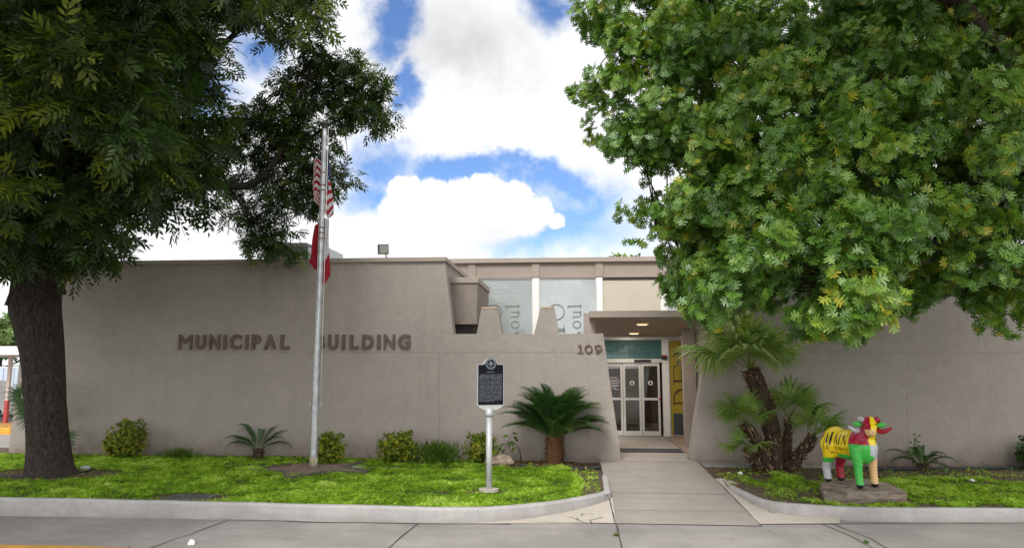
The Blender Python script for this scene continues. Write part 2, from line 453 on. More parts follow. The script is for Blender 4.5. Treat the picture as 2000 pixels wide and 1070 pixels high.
def place_text(mb, txt, org, ux, uy, w=None, h=None, bold=0.0, extrude=0.0, mi=0):
    v, f = font_mesh(txt, bold, extrude)
    if not len(v): return
    lo, hi = v.min(0), v.max(0); s = hi - lo
    sx = (w / s[0]) if w else h / s[1]; sy = (h / s[1]) if h else sx
    ux = Vector(ux); uy = Vector(uy); nn = ux.cross(uy); org = Vector(org)
    mb.add([org + ux * ((a - lo[0]) * sx) + uy * ((b - lo[1]) * sy) + nn * c for a, b, c in v], f, mi)
# ================================================================== ground, street, walk, kerbs
YW, YD = 15.5, 20.6           # front wall plane and glazing plane
def fz(y):                     # the walk climbs gently from the street to the door
    return float(np.interp(y, [10.2, 10.48, 11.8, 15.4, 30], [-.12, -.12, -.05, .10, .10]))
mb = MB(); mb.add([(-900, -300, -.16), (900, -300, -.16), (900, 1500, -.16), (-900, 1500, -.16)], [(0, 1, 2, 3)])
structure(mb.build('ground', M['ground']))
mb = MB(); mb.add([(-60, -14, -.12), (60, -14, -.12), (60, 12.2, -.12), (-60, 12.2, -.12)], [(0, 1, 2, 3)])
structure(mb.build('road', M['road']))
mb = MB(); mb.add([(-60, 16.2, -.03), (-12.9, 16.2, -.03), (-12.9, 60, -.03), (-60, 60, -.03)], [(0, 1, 2, 3)])
structure(mb.build('car_park', M['road']))
# walk
ys = [10.48, 11.8, 13.0, 15.4, YD]
mb = MB()
vs = []
for y in ys: vs += [(.60, y, fz(y) + .004), (2.60, y, fz(y) + .004)]
fs = [(2 * i, 2 * i + 1, 2 * i + 3, 2 * i + 2) for i in range(len(ys) - 1)]
for y in ys: vs += [(.60, y, -.3), (2.60, y, -.3)]
fs += [(2 * i, 2 * i + 2, 2 * i + 12, 2 * i + 10) for i in range(4)] + [(2 * i + 1, 2 * i + 11, 2 * i + 13, 2 * i + 3) for i in range(4)]
mb.add(vs, fs); structure(mb.build('walkway', M['walk']))
mb = MB(); mb.add([(2.605, 15.9, .098), (6.5, 15.9, .098), (6.5, YD, .098), (2.605, YD, .098)], [(0, 1, 2, 3)])
mb.add([(-3.0, 15.9, .098), (.595, 15.9, .098), (.595, YD, .098), (-3.0, YD, .098)], [(0, 1, 2, 3)])
structure(mb.build('paved_court', M['pavers']))
# joints and cracks, laid as thin strips
def strip(mb, pts, w, z=None, off=.009, jig=0.0):
    out = []
    for a, b in zip(pts[:-1], pts[1:]):
        n = max(1, int((Vector(b) - Vector(a)).length / .25))
        for i in range(n): out.append(Vector(a).lerp(Vector(b), i / n))
    out.append(Vector(pts[-1]))
    out = [p + Vector((random.uniform(-jig, jig), random.uniform(-jig, jig), 0)) for p in out]
    L = []; Rr = []
    for i, p in enumerate(out):
        t = (out[min(i + 1, len(out) - 1)] - out[max(i - 1, 0)]).normalized(); nn = Vector((-t.y, t.x, 0)) * (w / 2 * random.uniform(.6, 1.25))
        zz = (fz(p.y) if z is None else z) + off
        L.append((p.x + nn.x, p.y + nn.y, zz)); Rr.append((p.x - nn.x, p.y - nn.y, zz))
    k = len(out)
    mb.add(L + Rr, [(i, i + 1, k + i + 1, k + i) for i in range(k - 1)])
mb = MB()
strip(mb, [(-2.4, 10.47, 0), (2.62, 10.47, 0)], .022, jig=.003)
strip(mb, [(.605, 10.45, 0), (.60, 13, 0)], .02, jig=.004)
strip(mb, [(2.60, 10.45, 0), (2.60, 20.5, 0)], .02, jig=.004)
strip(mb, [(.62, 12.35, 0), (2.58, 12.35, 0)], .016, jig=.002)
strip(mb, [(.62, 11.2, 0), (2.58, 11.2, 0)], .007, jig=.002)
strip(mb, [(.62, 15.3, 0), (2.58, 15.3, 0)], .016, jig=.002)
g = lambda x, y: G(x, y, -.12)
strip(mb, [g(1204, 1022), g(1222, 1110)], .022, -.12, jig=.005)
strip(mb, [g(450, 1014), g(375, 1042), g(305, 1066), g(200, 1105)], .018, -.12, jig=.012)
strip(mb, [g(818, 1022), g(785, 1046), g(750, 1078)], .018, -.12, jig=.008)
strip(mb, [g(1606, 1023), g(1660, 1045), g(1708, 1072)], .020, -.12, jig=.012)
strip(mb, [g(1626, 1023), g(1700, 1052), g(1740, 1075)], .014, -.12, jig=.02)
strip(mb, [g(-200, 1009), g(130, 1003), g(350, 1011), g(600, 1019), g(860, 1023), g(1000, 1023)], .03, -.12, off=.007, jig=.02)
strip(mb, [g(1480, 1023), g(1750, 1022), g(2000, 1021), g(2300, 1020)], .022, -.12, off=.007, jig=.01)
# outline scratched in the apron, and its faint fellow on the other side
def scratch(pts):
    q = []
    for x, y in pts:
        p = G(x, y, -.09); p.z = 0; q.append(p)
    strip(mb, q, .014, jig=.006, off=.013)
s6 = lambda pts: [(970 + x / 5.943, 860 + y / 5.943) for x, y in pts]
scratch(s6([(838, 876), (905, 893), (940, 905), (990, 925), (1040, 938), (1100, 940), (1082, 908), (1150, 900), (1232, 880)]))
scratch(s6([(975, 868), (1010, 848), (1060, 852), (1100, 848), (1112, 862)])); scratch(s6([(935, 890), (950, 910)]))
scratch([(1500, 988), (1525, 996), (1552, 1000), (1540, 1006), (1570, 1004)]); scratch([(1515, 1003), (1500, 1001)])
structure(mb.build('pavement_joint', M['joint']))
# aprons: pale concrete triangles either side of the walk
def apron(px, name):
    mb = MB(); vs = []
    for x, y in px:
        p = G(x, y, -.12)
        for _ in range(6): p = G(x, y, fz(p.y))
        vs.append((p.x, p.y, fz(p.y) + .006))
    mb.add(vs, [tuple(range(len(vs)))]); return structure(mb.build(name, M['apron']))
apron([(860, 1022), (1202, 1022), (1200, 1000), (1196, 972), (1130, 985), (1000, 990), (860, 1000)], 'apron')
apron([(1480, 1023), (1640, 1022), (1640, 1005), (1480, 960), (1420, 935), (1394, 934), (1440, 980)], 'apron')

def kerb(name, foot, tops, w, label):
    """a rounded upstand following FOOT (outer line at ground), with TOPS the height at each point"""
    # resample smoothly
    pts = [Vector((p.x, p.y, 0)) for p in foot]; P2 = []; T2 = []
    for i in range(len(pts) - 1):
        a = pts[max(i - 1, 0)]; b = pts[i]; c = pts[i + 1]; d = pts[min(i + 2, len(pts) - 1)]
        n = max(2, int((c - b).length / .18))
        for k in range(n):
            t = k / n
            q = .5 * ((2 * b) + (c - a) * t + (2 * a - 5 * b + 4 * c - d) * t * t + (3 * b - a - 3 * c + d) * t ** 3)
            P2.append(q); T2.append(tops[i] + (tops[i + 1] - tops[i]) * t)
    P2.append(pts[-1]); T2.append(tops[-1])
    prof = [(0, -.25), (.012, -.03), (.02, .86), (.05, 1.0), (w - .02, 1.0), (w, .9), (w, -.25)]
    mb = MB(); vs = []; k = len(prof)
    for i, p in enumerate(P2):
        t = (P2[min(i + 1, len(P2) - 1)] - P2[max(i - 1, 0)]).normalized(); nn = Vector((-t.y, t.x, 0))
        for o, hh in prof:
            z0 = -.12
            z = z0 + hh * (T2[i] - z0) if hh > -.2 else -.3
            z += (mnoise.noise(p * 1.7) * .006 if hh > .5 else 0)
            q = p + nn * o + nn * (mnoise.noise(p * 2.3) * .008)
            vs.append((q.x, q.y, z))
    fs = [(i * k + j, i * k + j + 1, (i + 1) * k + j + 1, (i + 1) * k + j) for i in range(len(P2) - 1) for j in range(k - 1)]
    fs += [tuple(range(k))[::-1], tuple(range((len(P2) - 1) * k, len(P2) * k))]
    mb.add(vs, fs, 0, False); o = mb.build(name, M['kerb']); structure(o); o['label'] = label
    return P2
gk = lambda x, y, z: G(x, y, z)
KL = [Vector((-40, 10.27, 0)), Vector((-28, 10.27, 0)), Vector((-20, 10.27, 0)), Vector((-14, 10.27, 0)), gk(0, 1007, -.12), gk(300, 1012, -.12), gk(600, 1018, -.12), gk(860, 1022, -.12), gk(960, 1020, -.118), gk(1050, 1011, -.11), gk(1130, 996, -.09), gk(1180, 981, -.06), gk(1195.5, 973.5, -.05)]
kerb('kerb', KL, [.13, .13, .13, .13, .13, .12, .105, .092, .085, .085, .08, .078, .075], .14, 'whitewashed concrete kerb curving round the left lawn')
KL2 = [gk(1196, 973.5, -.05) + Vector((-.002, .02, 0)), gk(1190, 936, -.02) + Vector((0, 0, 0))]
kerb('kerb', KL2, [.075, .072], .13, 'short whitewashed kerb return beside the walk')
KR = [gk(1391, 934, -.03), gk(1418, 955, -.04), gk(1445, 974, -.06), gk(1482, 993, -.08), gk(1530, 1005, -.1), gk(1600, 1013, -.12), gk(1720, 1018, -.12), gk(2000, 1020, -.12), Vector((9, 11.03, 0)), Vector((13, 11.06, 0)), Vector((20, 11.1, 0)), Vector((28, 11.1, 0)), Vector((40, 11.1, 0))]
kerb('kerb', KR, [.02, .035, .05, .055, .06, .06, .06, .06, .06, .06, .06, .06, .06], .14, 'whitewashed concrete kerb curving round the right bed')
# orange stripe of the near kerb painted along the street
mb = MB(); pts = [g(-300, 1058), g(0, 1064), g(120, 1065.5), g(270, 1070), g(280, 1100), g(-300, 1100)]
mb.add([(p.x, p.y, -.114) for p in pts], [tuple(range(6))]); structure(mb.build('road_marking', M['yellowpaint']))

# lawn soil: gently mounded sheets
def soil_sheet(name, x0, x1, front, back, zf):
    nx, ny = int((x1 - x0) / .2) + 1, 26; vs = []
    for i in range(nx):
        x = x0 + (x1 - x0) * i / (nx - 1); a = front(x)
        for j in range(ny):
            y = a + (back - a) * j / (ny - 1)
            vs.append((x, y, zf(x, y, j / (ny - 1))))
    fs = [(i * ny + j, (i + 1) * ny + j, (i + 1) * ny + j + 1, i * ny + j + 1) for i in range(nx - 1) for j in range(ny - 1)]
    mb = MB(); mb.add(vs, fs, 0, True); return structure(mb.build(name, M['soil']))
klx = np.array([p.x for p in KL[:-1]]); kly = np.array([p.y for p in KL[:-1]])
krx = np.array([p.x for p in KR]); kry = np.array([p.y for p in KR])
def frontL(x): return float(np.interp(x, klx, kly)) + .10
def frontR(x): return float(np.interp(x, krx, kry)) + .10
def zL(x, y, t=None):
    f = frontL(x); t = (y - f) / (YW - f)
    return .035 + .035 * min(1, max(0, (-2 - x) / 5)) + .03 * min(1, max(0, t)) + .018 * mnoise.noise((x * .9, y * .9, 3)) - (.03 if x > .1 else 0) * min(1, max(0, (y - 11.8) / 1.5))
def zR(x, y, t=None):
    return .012 + .015 * mnoise.noise((x * 1.1, y * 1.1, 7)) + .02 * min(1, max(0, (y - 12) / 3))
soil_sheet('soil', -40, .585, frontL, 15.52, zL)
soil_sheet('soil', 2.62, 40, frontR, 15.52, zR)
mb = MB(); mb.add([(-40, 15.52, .08), (-12.3, 15.52, .08), (-12.9, 17.2, .03), (-40, 17.2, .03)], [(0, 1, 2, 3)])
structure(mb.build('soil', M['soil']))
# concrete footing strip along the right wall
mb = MB(); mb.box(2.66, 5.4, YW - .42, YW - .02, -.1, .075, bev=.01); structure(mb.build('pavement', M['road']))

# ================================================================== building
B = thing('municipal_building', 'long single storey municipal hall of tan stucco with battered castle-like front walls and glazed entrance', 'building', (0, YW, 0))
pw = lambda x, y: P(x, y, YW)
def wall_prism(px, thick, name='front_wall'):
    mb = MB(); mb.prism([pw(x, y) for x, y in px], (0, thick, 0)); return mb.build(name, M['stucco'], B)
zf0 = 935
left = [(10, zf0), (62, 513), (868, 508), (886, 652), (931, 652), (940, 602.5), (957, 601), (972, 603), (981, 652.5), (1043, 652.5), (1055, 602), (1070, 600.5), (1083, 602), (1092, 652), (1178, 651), (1216, 915), (1216, zf0)]
wl = wall_prism(left, .34)
right = [(1342, zf0), (1345, 915), (1378, 690), (1398, 508), (2700, 488), (2700, zf0 + 60)]
wr = wall_prism(right, .34)
mb = MB()     # grooves of the stucco joints: dark beads standing in the wall face
def groove(pts, w=.010):
    mb = MB()
    for a, b in zip(pts[:-1], pts[1:]):
        a = pw(*a); b = pw(*b); d = (b - a).normalized(); n = Vector((-d.z, 0, d.x)) * w / 2; o = Vector((0, -.004, 0))
        mb.add([a + n + o, a - n + o, b - n + o, b + n + o], [(0, 1, 2, 3)])
    mb.build('wall_joint', M['joint_line'], wr if pts[0][0] > 1300 else wl)
M['joint_line'] = simple('stucco_joint', (.27, .235, .205), .95, .2, 9)
groove([(190, 686.5), (600, 687.5), (860, 688)], .008); groove([(862, 687.5), (1150, 688)], .010); groove([(858, 689), (858, 893)], .012)
groove([(343, 690), (343, 890)], .003); groove([(1148, 640), (1149, 890)], .006)
groove([(1390, 687), (1772, 688), (2000, 689)], .008); groove([(1772, 690), (1772, 900)], .005)
groove([(862, 649), (884, 649.5)], .012)
# capping on notches: pale broken edge of stucco
M['cap'] = simple('bare_mortar', (.50, .38, .26), .9, .3, 14, bmp=.3)
mb = MB()
for a, b in (((941, 601.5), (971, 601.5)), ((1056, 600.5), (1082, 600.5))):
    mb = MB(); a = pw(*a); b = pw(*b); mb.box(a.x, b.x, YW - .012, YW + .352, a.z - .02, a.z + .018, bev=.008); mb.build('merlon_cap', M['cap'], wl)
# fascia boards along the wall heads
XL = pw(868, 505).x
mb = MB(); mb.box(pw(55, 510).x, XL + .05, YW - .06, YW + .36, 4.335, 4.43, bev=.008)
mb.build('fascia', M['trim'], B)
mb = MB(); mb.box(XL - .30, XL + .05, YW + .362, YW + 5.0, 4.335, 4.43, bev=.008); mb.build('fascia', M['trim'], B)
mb = MB(); mb.box(pw(1393, 505).x, 22, YW - .06, YW + .36, 4.335, 4.43, bev=.008); mb.build('fascia', M['trim'], B)
# bodies behind the walls
XRr = pw(1398, 510).x
for bx_ in ((pw(62, 510).x + .05, XL, YW + .345, 30, 4.28, 4.334), (XRr, 22, YW + .345, 30, 4.28, 4.334), (XL + .02, XRr - .02, YD + .35, 30, 5.05, 5.09)):
    mb = MB(); mb.box(*bx_); mb.build('roof', M['roof'], B)
for bx_ in ((XL - .30, XL - .004, YW + .345, YD, 0, 4.278), (XRr + .01, XRr + .30, YW + .345, YD, 0, 4.278), (pw(70, 510).x, pw(70, 510).x + .3, YW + .345, 29.7, -.1, 4.278), (XL - 1, XL - .7, YD + .36, 29.6, 4.336, 5.04), (XRr + .7, XRr + 1, YD + .36, 29.6, 4.336, 5.04)):
    mb = MB(); mb.box(*bx_); mb.build('side_wall', M['stucco'], B)
mb = MB(); mb.box(pw(75, 510).x + .4, 22, 29.7, 30, -.1, 4.278); mb.build('back_wall', M['stucco'], B)
# projecting box in the first notch
x0, x1 = XL - .002, P(932, 600, 16.2).x
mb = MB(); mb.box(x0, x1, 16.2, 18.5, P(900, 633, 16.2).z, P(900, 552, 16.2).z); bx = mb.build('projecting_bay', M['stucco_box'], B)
mb = MB(); mb.box(x0, x1 + .03, 16.16, 18.54, P(900, 553, 16.2).z + .002, P(900, 542, 16.2).z, bev=.008); mb.build('bay_fascia', M['trim'], bx)
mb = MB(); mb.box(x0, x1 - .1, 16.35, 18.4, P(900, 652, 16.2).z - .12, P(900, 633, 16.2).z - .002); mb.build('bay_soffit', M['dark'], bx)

# glazed front of the main block
pd = lambda x, y: P(x, y, YD)
ZT = 5.02
def zy(y): return pd(1130, y).z
mull = [(676, 688), (796, 808), (916, 928), (1040.5, 1053), (1165.5, 1177.5), (1290, 1303), (1415, 1428), (1542, 1555)]
xs = [(pd(a, 600).x, pd(b, 600).x) for a, b in mull]
mb = MB(); mb.box(xs[0][0], xs[-1][1], YD - .12, YD + .35, zy(512.5), zy(503.5), bev=.006); mb.build('fascia', M['trim'], B)
mb = MB(); mb.box(xs[0][0], xs[-1][1], YD - .02, YD + .3, zy(541.5), zy(512.5) - .002)
for a, b in xs: mb.box(a - .02, b + .02, YD - .06, YD - .021, zy(541), zy(512.5) - .002)
mb.box(xs[0][0], xs[-1][1], YD - .045, YD - .0215, zy(542.5), zy(539.5))
mb.build('spandrel', M['trim_panel'], B)
for k, (a, b) in enumerate(xs):
    mb = MB(); mb.box(a, b, YD - .05, YD + .12, .10, zy(542.5) - .002, bev=.006); mb.build('mullion', M['white_paint'], B)

def film(name, col, col2=None, rough=.07):
    m, nt, b, o = new_mat(name); v = coords(nt, world=True)
    c = mixc(nt, ramp(nt, noise(nt, v, 1.3, 3), [(.4, g3(0)), (.6, g3(1))]), col, col2 or tuple(x * .88 for x in col))
    nt.links.new(c, b.inputs['Base Color']); b.inputs['Roughness'].default_value = .5
    b.inputs['Specular IOR Level'].default_value = .5
    b.inputs['Coat Weight'].default_value = .8; b.inputs['Coat Roughness'].default_value = .03
    return m
M['film_grey'] = film('grey_window_film', (.34, .37, .365), (.30, .335, .33))
M['film_white'] = film('pale_window_film', (.46, .50, .51))
M['film_text'] = simple('film_lettering', (.20, .225, .205), .5, .05)
M['film_faint'] = simple('faint_lettering', (.50, .53, .52), .5, .04)
M['film_yellow'] = film('yellow_window_film', (.42, .32, .014), (.34, .25, .012))
M['film_teal'] = film('teal_window_film', (.035, .15, .15), (.03, .12, .125))
M['film_dark'] = film('dark_window_film', (.045, .055, .065))
M['teal_text'] = simple('teal_lettering', (.025, .075, .08), .5, .05)
M['yellow_text'] = simple('brown_lettering', (.055, .045, .03), .5, .05)
m, nt, b, o = new_mat('door_glass')
b.inputs['Base Color'].default_value = (.02, .02, .02, 1); b.inputs['Roughness'].default_value = .02
tr = nd(nt, 'ShaderNodeBsdfTransparent'); tr.inputs[0].default_value = (.74, .68, .61, 1)
gl = nd(nt, 'ShaderNodeBsdfGlossy'); gl.inputs['Roughness'].default_value = .01; gl.inputs[0].default_value = (.9, .9, .9, 1)
fr = nd(nt, 'ShaderNodeFresnel', IOR=1.5)
k = math2(nt, 'ADD', math2(nt, 'MULTIPLY', fr.outputs[0], 1.2), .04, True)
mx = nd(nt, 'ShaderNodeMixShader'); nt.links.new(k, mx.inputs[0]); nt.links.new(tr.outputs[0], mx.inputs[1]); nt.links.new(gl.outputs[0], mx.inputs[2])
nt.links.new(mx.outputs[0], o.inputs[0]); M['glass'] = m

UP, LEFT = (0, 0, 1), (-1, 0, 0)
def film_text(parent, xO, xs_, mat, ybase=0, small=True, big=True):
    """DEL RIO / heart & soul running up the pane: xO the baseline of the big line, xs_ that of the small one (photo pixels)"""
    if big:
        size = (pd(xO, 600).x - pd(xO - 33, 600).x)
        for ch, ya, yb in (('R', 716, 672), ('I', 656, 631), ('O', 626, 592)):
            a = pd(xO, ya); L = zy(yb) - zy(ya); st, adv = glyph(ch)
            tmp = MB(); serif_text(tmp, ch, (0, 0, 0), (1, 0, 0), (0, 1, 0), 1.0, wt=.7)
            mb = MB(); mb.add([(a.x - v[1] * size, YD - .012, a.z + v[0] / adv * L) for v in tmp.v], tmp.f); mb.build('film_letter', mat, parent, fix=False)
    if small:
        for ch, ya, yb, asc in (('s', 663, 646.5, 1), ('o', 641.5, 625.5, 1), ('u', 621.5, 605, 1), ('l', 601, 592, 1)):
            a = pd(xs_, ya); L = zy(yb) - zy(ya); st, adv = glyph(ch)
            tmp = MB(); serif_text(tmp, ch, (0, 0, 0), (1, 0, 0), (0, 1, 0), 1.0)
            xh = (pd(xs_, 600).x - pd(xs_ - 16, 600).x) / .6
            mb = MB(); mb.add([(a.x - v[1] * xh, YD - .012, a.z + v[0] / adv * L) for v in tmp.v], tmp.f); mb.build('film_letter', mat, parent, fix=False)
def pane(i, y0, y1, mat, name='window', label=None):
    a, b = xs[i][1] + .003, xs[i + 1][0] - .003
    mb = MB(); mb.box(a, b, YD, YD + .03, zy(y1), zy(y0)); w = mb.build(name, mat, B)
    if label: w['label'] = label
    fr = MB(); t = .022
    fr.box(a, a + t, YD - .02, YD - .002, zy(y1), zy(y0)); fr.box(b - t, b, YD - .02, YD - .002, zy(y1), zy(y0))
    fr.box(a + t, b - t, YD - .02, YD - .002, zy(y0) - t, zy(y0)); fr.box(a + t, b - t, YD - .02, YD - .002, zy(y1), zy(y1) + t)
    fr.build('frame', M['alu'], w)
    return w
w = pane(2, 543, 850, M['film_grey'], label='window with grey film reading Grow with Industry and soul')
film_text(w, 981, 1014, M['film_text'])
for txt, px, py, wpx, h in (('Grow', 961, 564.5, 30, 11), ('with', 966, 573, 17, 6), ('INDUSTRY', 958, 584, 57, 8)):
    mb = MB(); a = pd(px, py); place_text(mb, txt, (a.x, YD - .006, a.z), (1, 0, 0), (0, 0, 1), w=pd(px + wpx, py).x - a.x, h=zy(py - h) - zy(py)); mb.build('film_lettering', M['film_faint'], w)
w = pane(3, 543, 850, M['film_white'], label='window with pale film and large rotated lettering')
film_text(w, 1103, 1135, M['film_text'])
w = pane(1, 543, 850, M['film_grey']); w = pane(0, 543, 850, M['film_grey'])
# blind panel over the door
mb = MB(); mb.box(xs[4][1] + .003, xs[5][0] - .003, YD, YD + .04, zy(660), zy(548)); o_ = mb.build('window', M['beige_panel'], B); o_['label'] = 'window closed by a cream blind above the canopy'
mb = MB(); mb.box(xs[4][1] + .003, xs[5][0] - .003, YD - .01, YD + .03, zy(548) + .002, zy(543)); mb.build('blind_head', M['joint'], o_)
w = pane(5, 543, 661, M['film_white']); film_text(w, 1356, 1388, M['film_text'])
w = pane(6, 543, 661, M['film_white'])
for i in (5, 6):
    w = pane(i, 664, 849, M['film_yellow'], label='yellow filmed window with dark rotated lettering' if i == 5 else None)
    mb = MB(); a, b = xs[i][1] + .003, xs[i + 1][0] - .003
    mb.box(a + .09, b - .05, YD - .016, YD - .003, zy(848), zy(806)); mb.build('lower_panel', M['film_dark'], w)
    dx = (i - 5) * (xs[6][1] - xs[5][1])
    size = (pd(1349, 600).x - pd(1315.5, 600).x)
    for ch, ya, yb in (('D', 792, 758), ('E', 752, 708), ('L', 697, 664.5)):
        q = pd(1349, ya); L = zy(yb) - zy(ya); st, adv = glyph(ch); tmp = MB()
        serif_text(tmp, ch, (0, 0, 0), (1, 0, 0), (0, 1, 0), 1.0, wt=.5)
        mb = MB(); mb.add([(q.x + dx - v[1] * size, YD - .024, q.z + v[0] / adv * L) for v in tmp.v], tmp.f); mb.build('film_letter', M['yellow_text'], w, fix=False)
mb = MB(); mb.box(xs[3][1], xs[6][1], YD - .08, YD - .052, zy(664), zy(657)); mb.build('head_rail', M['alu'], B)
mb = MB(); mb.box(xs[5][1] + .001, xs[6][0] - .001, YD - .049, YD - .022, .10, zy(850)); mb.build('sill', M['alu'], B)
# transom over the door
a, b = xs[4][1] + .003, xs[5][0] - .003
mb = MB(); mb.box(a, b, YD, YD + .03, zy(700), zy(664)); t = mb.build('transom', M['film_teal'], B); t['label'] = 'teal filmed transom over the sliding doors'
mb = MB(); q = pd(1204, 684)
serif_text(mb, 'DEL RIO', (q.x, YD - .006, q.z), (1, 0, 0), (0, 0, 1), zy(672) - zy(684), track=.10)
sc_ = (pd(1266, 684).x - q.x) / (max(v[0] for v in mb.v) - q.x)
mb.v = [(q.x + (v[0] - q.x) * sc_, v[1], v[2]) for v in mb.v]
split_build(mb, 'film_lettering', M['teal_text'], t, 0, .06); mb = MB()
q2 = pd(1203, 693); place_text(mb, 'heart & soul', (q2.x, YD - .006, q2.z), (1, 0, 0), (0, 0, 1), w=pd(1270, 690).x - q2.x, h=zy(685.5) - zy(694))
split_build(mb, 'film_lettering', M['teal_text'], t, 0, .035)
# sliding doors
mb = MB(); mb.box(a, b, YD - .06, YD + .1, zy(708), zy(700.5), bev=.004); mb.build('door_header', M['alu'], B)
mb = MB(); q = pd(1238, 706.5); mb.box(q.x, pd(1270, 700).x, YD - .13, YD - .061, q.z, zy(702), bev=.012); mb.build('door_sensor', M['black'], B)
leafs = [(1180.5, 1217, 0), (1217.5, 1253, -.028), (1253.5, 1289.5, -.056)]
M['decal'] = simple('white_decal', (.72, .72, .70), .5, .04)
for i, (l, r, dy) in enumerate(leafs):
    xl, xr = pd(l, 780).x, pd(r, 780).x; y0, y1 = YD + dy + .028, YD + dy + .052
    d = MB(); st = .062
    zt, zb = zy(708.5), .112
    d.box(xl, xl + st, y0, y1, zb, zt); d.box(xr - st, xr, y0, y1, zb, zt)
    d.box(xl + st, xr - st, y0, y1, zt - .085, zt); d.box(xl + st, xr - st, y0, y1, zb, zb + .13); d.box(xl + st, xr - st, y0, y1, zy(780.5), zy(776))
    dr = d.build('sliding_door', M['alu'], B)
    gm = MB(); gm.box(xl + st, xr - st, y0 + .008, y0 + .014, zb + .13, zt - .085); gm.build('glass', M['glass'], dr)
    dm = MB(); yy = y0 + .003
    if i == 0:
        for kx, (ya, xa, xb) in enumerate([(737.5, 1192, 1206), (742, 1193, 1209), (745.5, 1193, 1211), (749, 1194, 1209.5), (752.5, 1194, 1210), (755, 1195, 1207), (758.5, 1195.5, 1203), (761, 1200, 1210)]):
            x = xa
            while x < xb:
                wd = random.uniform(1.5, 3.5); p = pd(x, ya); dm.add([(p.x, yy, p.z), (pd(min(x + wd, xb), ya).x, yy, p.z), (pd(min(x + wd, xb), ya).x, yy, zy(ya - 1.5)), (p.x, yy, zy(ya - 1.5))], [(0, 1, 2, 3)]); x += wd + .8
        split_build(dm, 'door_lettering', M['decal'], dr, 2, .005)
        arcs = [(1205, 796)]
    else:
        cx = 1234.5 if i == 1 else 1270.3; c = pd(cx, 747.5); rr = .066
        pts = [(c.x + rr * math.cos(t * math.pi / 16), yy, c.z + rr * math.sin(t * math.pi / 16)) for t in range(32)]
        dm.add(pts, [tuple(range(32))]); dd = dm.build('door_decal', M['decal'], dr)
        am = MB(); y2 = yy - .002
        am.add([(c.x - .045, y2, c.z - .005), (c.x, y2, c.z + .052), (c.x + .045, y2, c.z - .005)], [(0, 1, 2)])
        am.add([(c.x - .02, y2, c.z - .05), (c.x + .02, y2, c.z - .05), (c.x + .02, y2, c.z - .006), (c.x - .02, y2, c.z - .006)], [(0, 1, 2, 3)])
        am.build('decal_arrow', M['black'], dd)
    if i == 2:
        hm = MB(); hm.box(xr - .045, xr + .015, y0 - .03, y0 - .002, zy(780), zy(776), bev=.005); hm.build('red_sticker', M['red'], dr)
        hm = MB(); hm.box(xr - .03, xr - .012, y0 - .02, y0 - .002, zy(791), zy(786.5), bev=.003); hm.build('lock', M['galv'], dr)
mb = MB(); q = pd(1292, 702); mb.box(q.x, pd(1301.5, 700).x, YD - .12, YD - .051, q.z, zy(693.5), bev=.015); o_ = mb.build('intercom', M['black'], B)
mb = MB(); mb.box(pd(1294.5, 700).x, pd(1299.5, 700).x, YD - .128, YD - .121, zy(696.5), zy(694.2)); mb.build('intercom_light', M['red'], o_)
mb = MB(); mb.box(pd(1292, 700).x, pd(1302, 700).x, YD - .056, YD - .0515, zy(709.3), zy(708.3)); mb.build('intercom_plate', M['ltgrey'], o_)
# room behind the doors
M['inwall'] = simple('brown_inner_wall', (.30, .18, .10), .6, .35, 1.4); M['infloor'] = simple('inner_floor', (.22, .19, .16), .4, .2, 2)
M['inceil'] = simple('inner_ceiling', (.35, .33, .30), .8, .1, 2); M['inpillar'] = simple('inner_pillar', (.50, .51, .50), .6, .08, 3); M['incounter'] = simple('inner_counter', (.28, .17, .085), .5, .3, 3)
xi0, xi1 = xs[2][0], xs[-1][1]
mb = MB(); mb.box(xi0, xi1, YD + .36, 26.6, .06, .095); mb.box(a, b, YD + .125, YD + .355, .06, .095); mb.build('inner_floor', M['infloor'], B)
mb = MB(); mb.box(xi0, xi1, 26.6, 26.8, .1, 2.9); mb.box(xi0 - .2, xi0, YD + .36, 26.6, .1, 2.9); mb.box(xi1, xi1 + .2, YD + .36, 26.6, .1, 2.9); mb.build('inner_wall', M['inwall'], B)
mb = MB(); mb.box(xi0, xi1, YD + .36, 26.6, 2.9, 3.0); mb.build('inner_ceiling', M['inceil'], B)
q = P(1273, 780, 22.4); mb = MB(); mb.box(q.x, P(1285, 780, 22.4).x, 22.4, 22.75, .096, 2.899); mb.build('inner_pillar', M['inpillar'], B)
q = P(1218, 780, 24.5); mb = MB(); mb.box(q.x, P(1262, 780, 24.5).x, 24.5, 25.2, .096, 1.15, bev=.01); mb.box(q.x - .05, P(1263, 780, 24.5).x, 24.45, 25.25, 1.152, 1.2, bev=.01); mb.build('counter', M['incounter'], B)
q = P(1258, 780, 23.2); mb = MB(); mb.box(q.x, P(1268, 780, 23.2).x, 23.2, 23.5, .096, 1.75, bev=.02); mb.build('display_stand', M['black'], B)

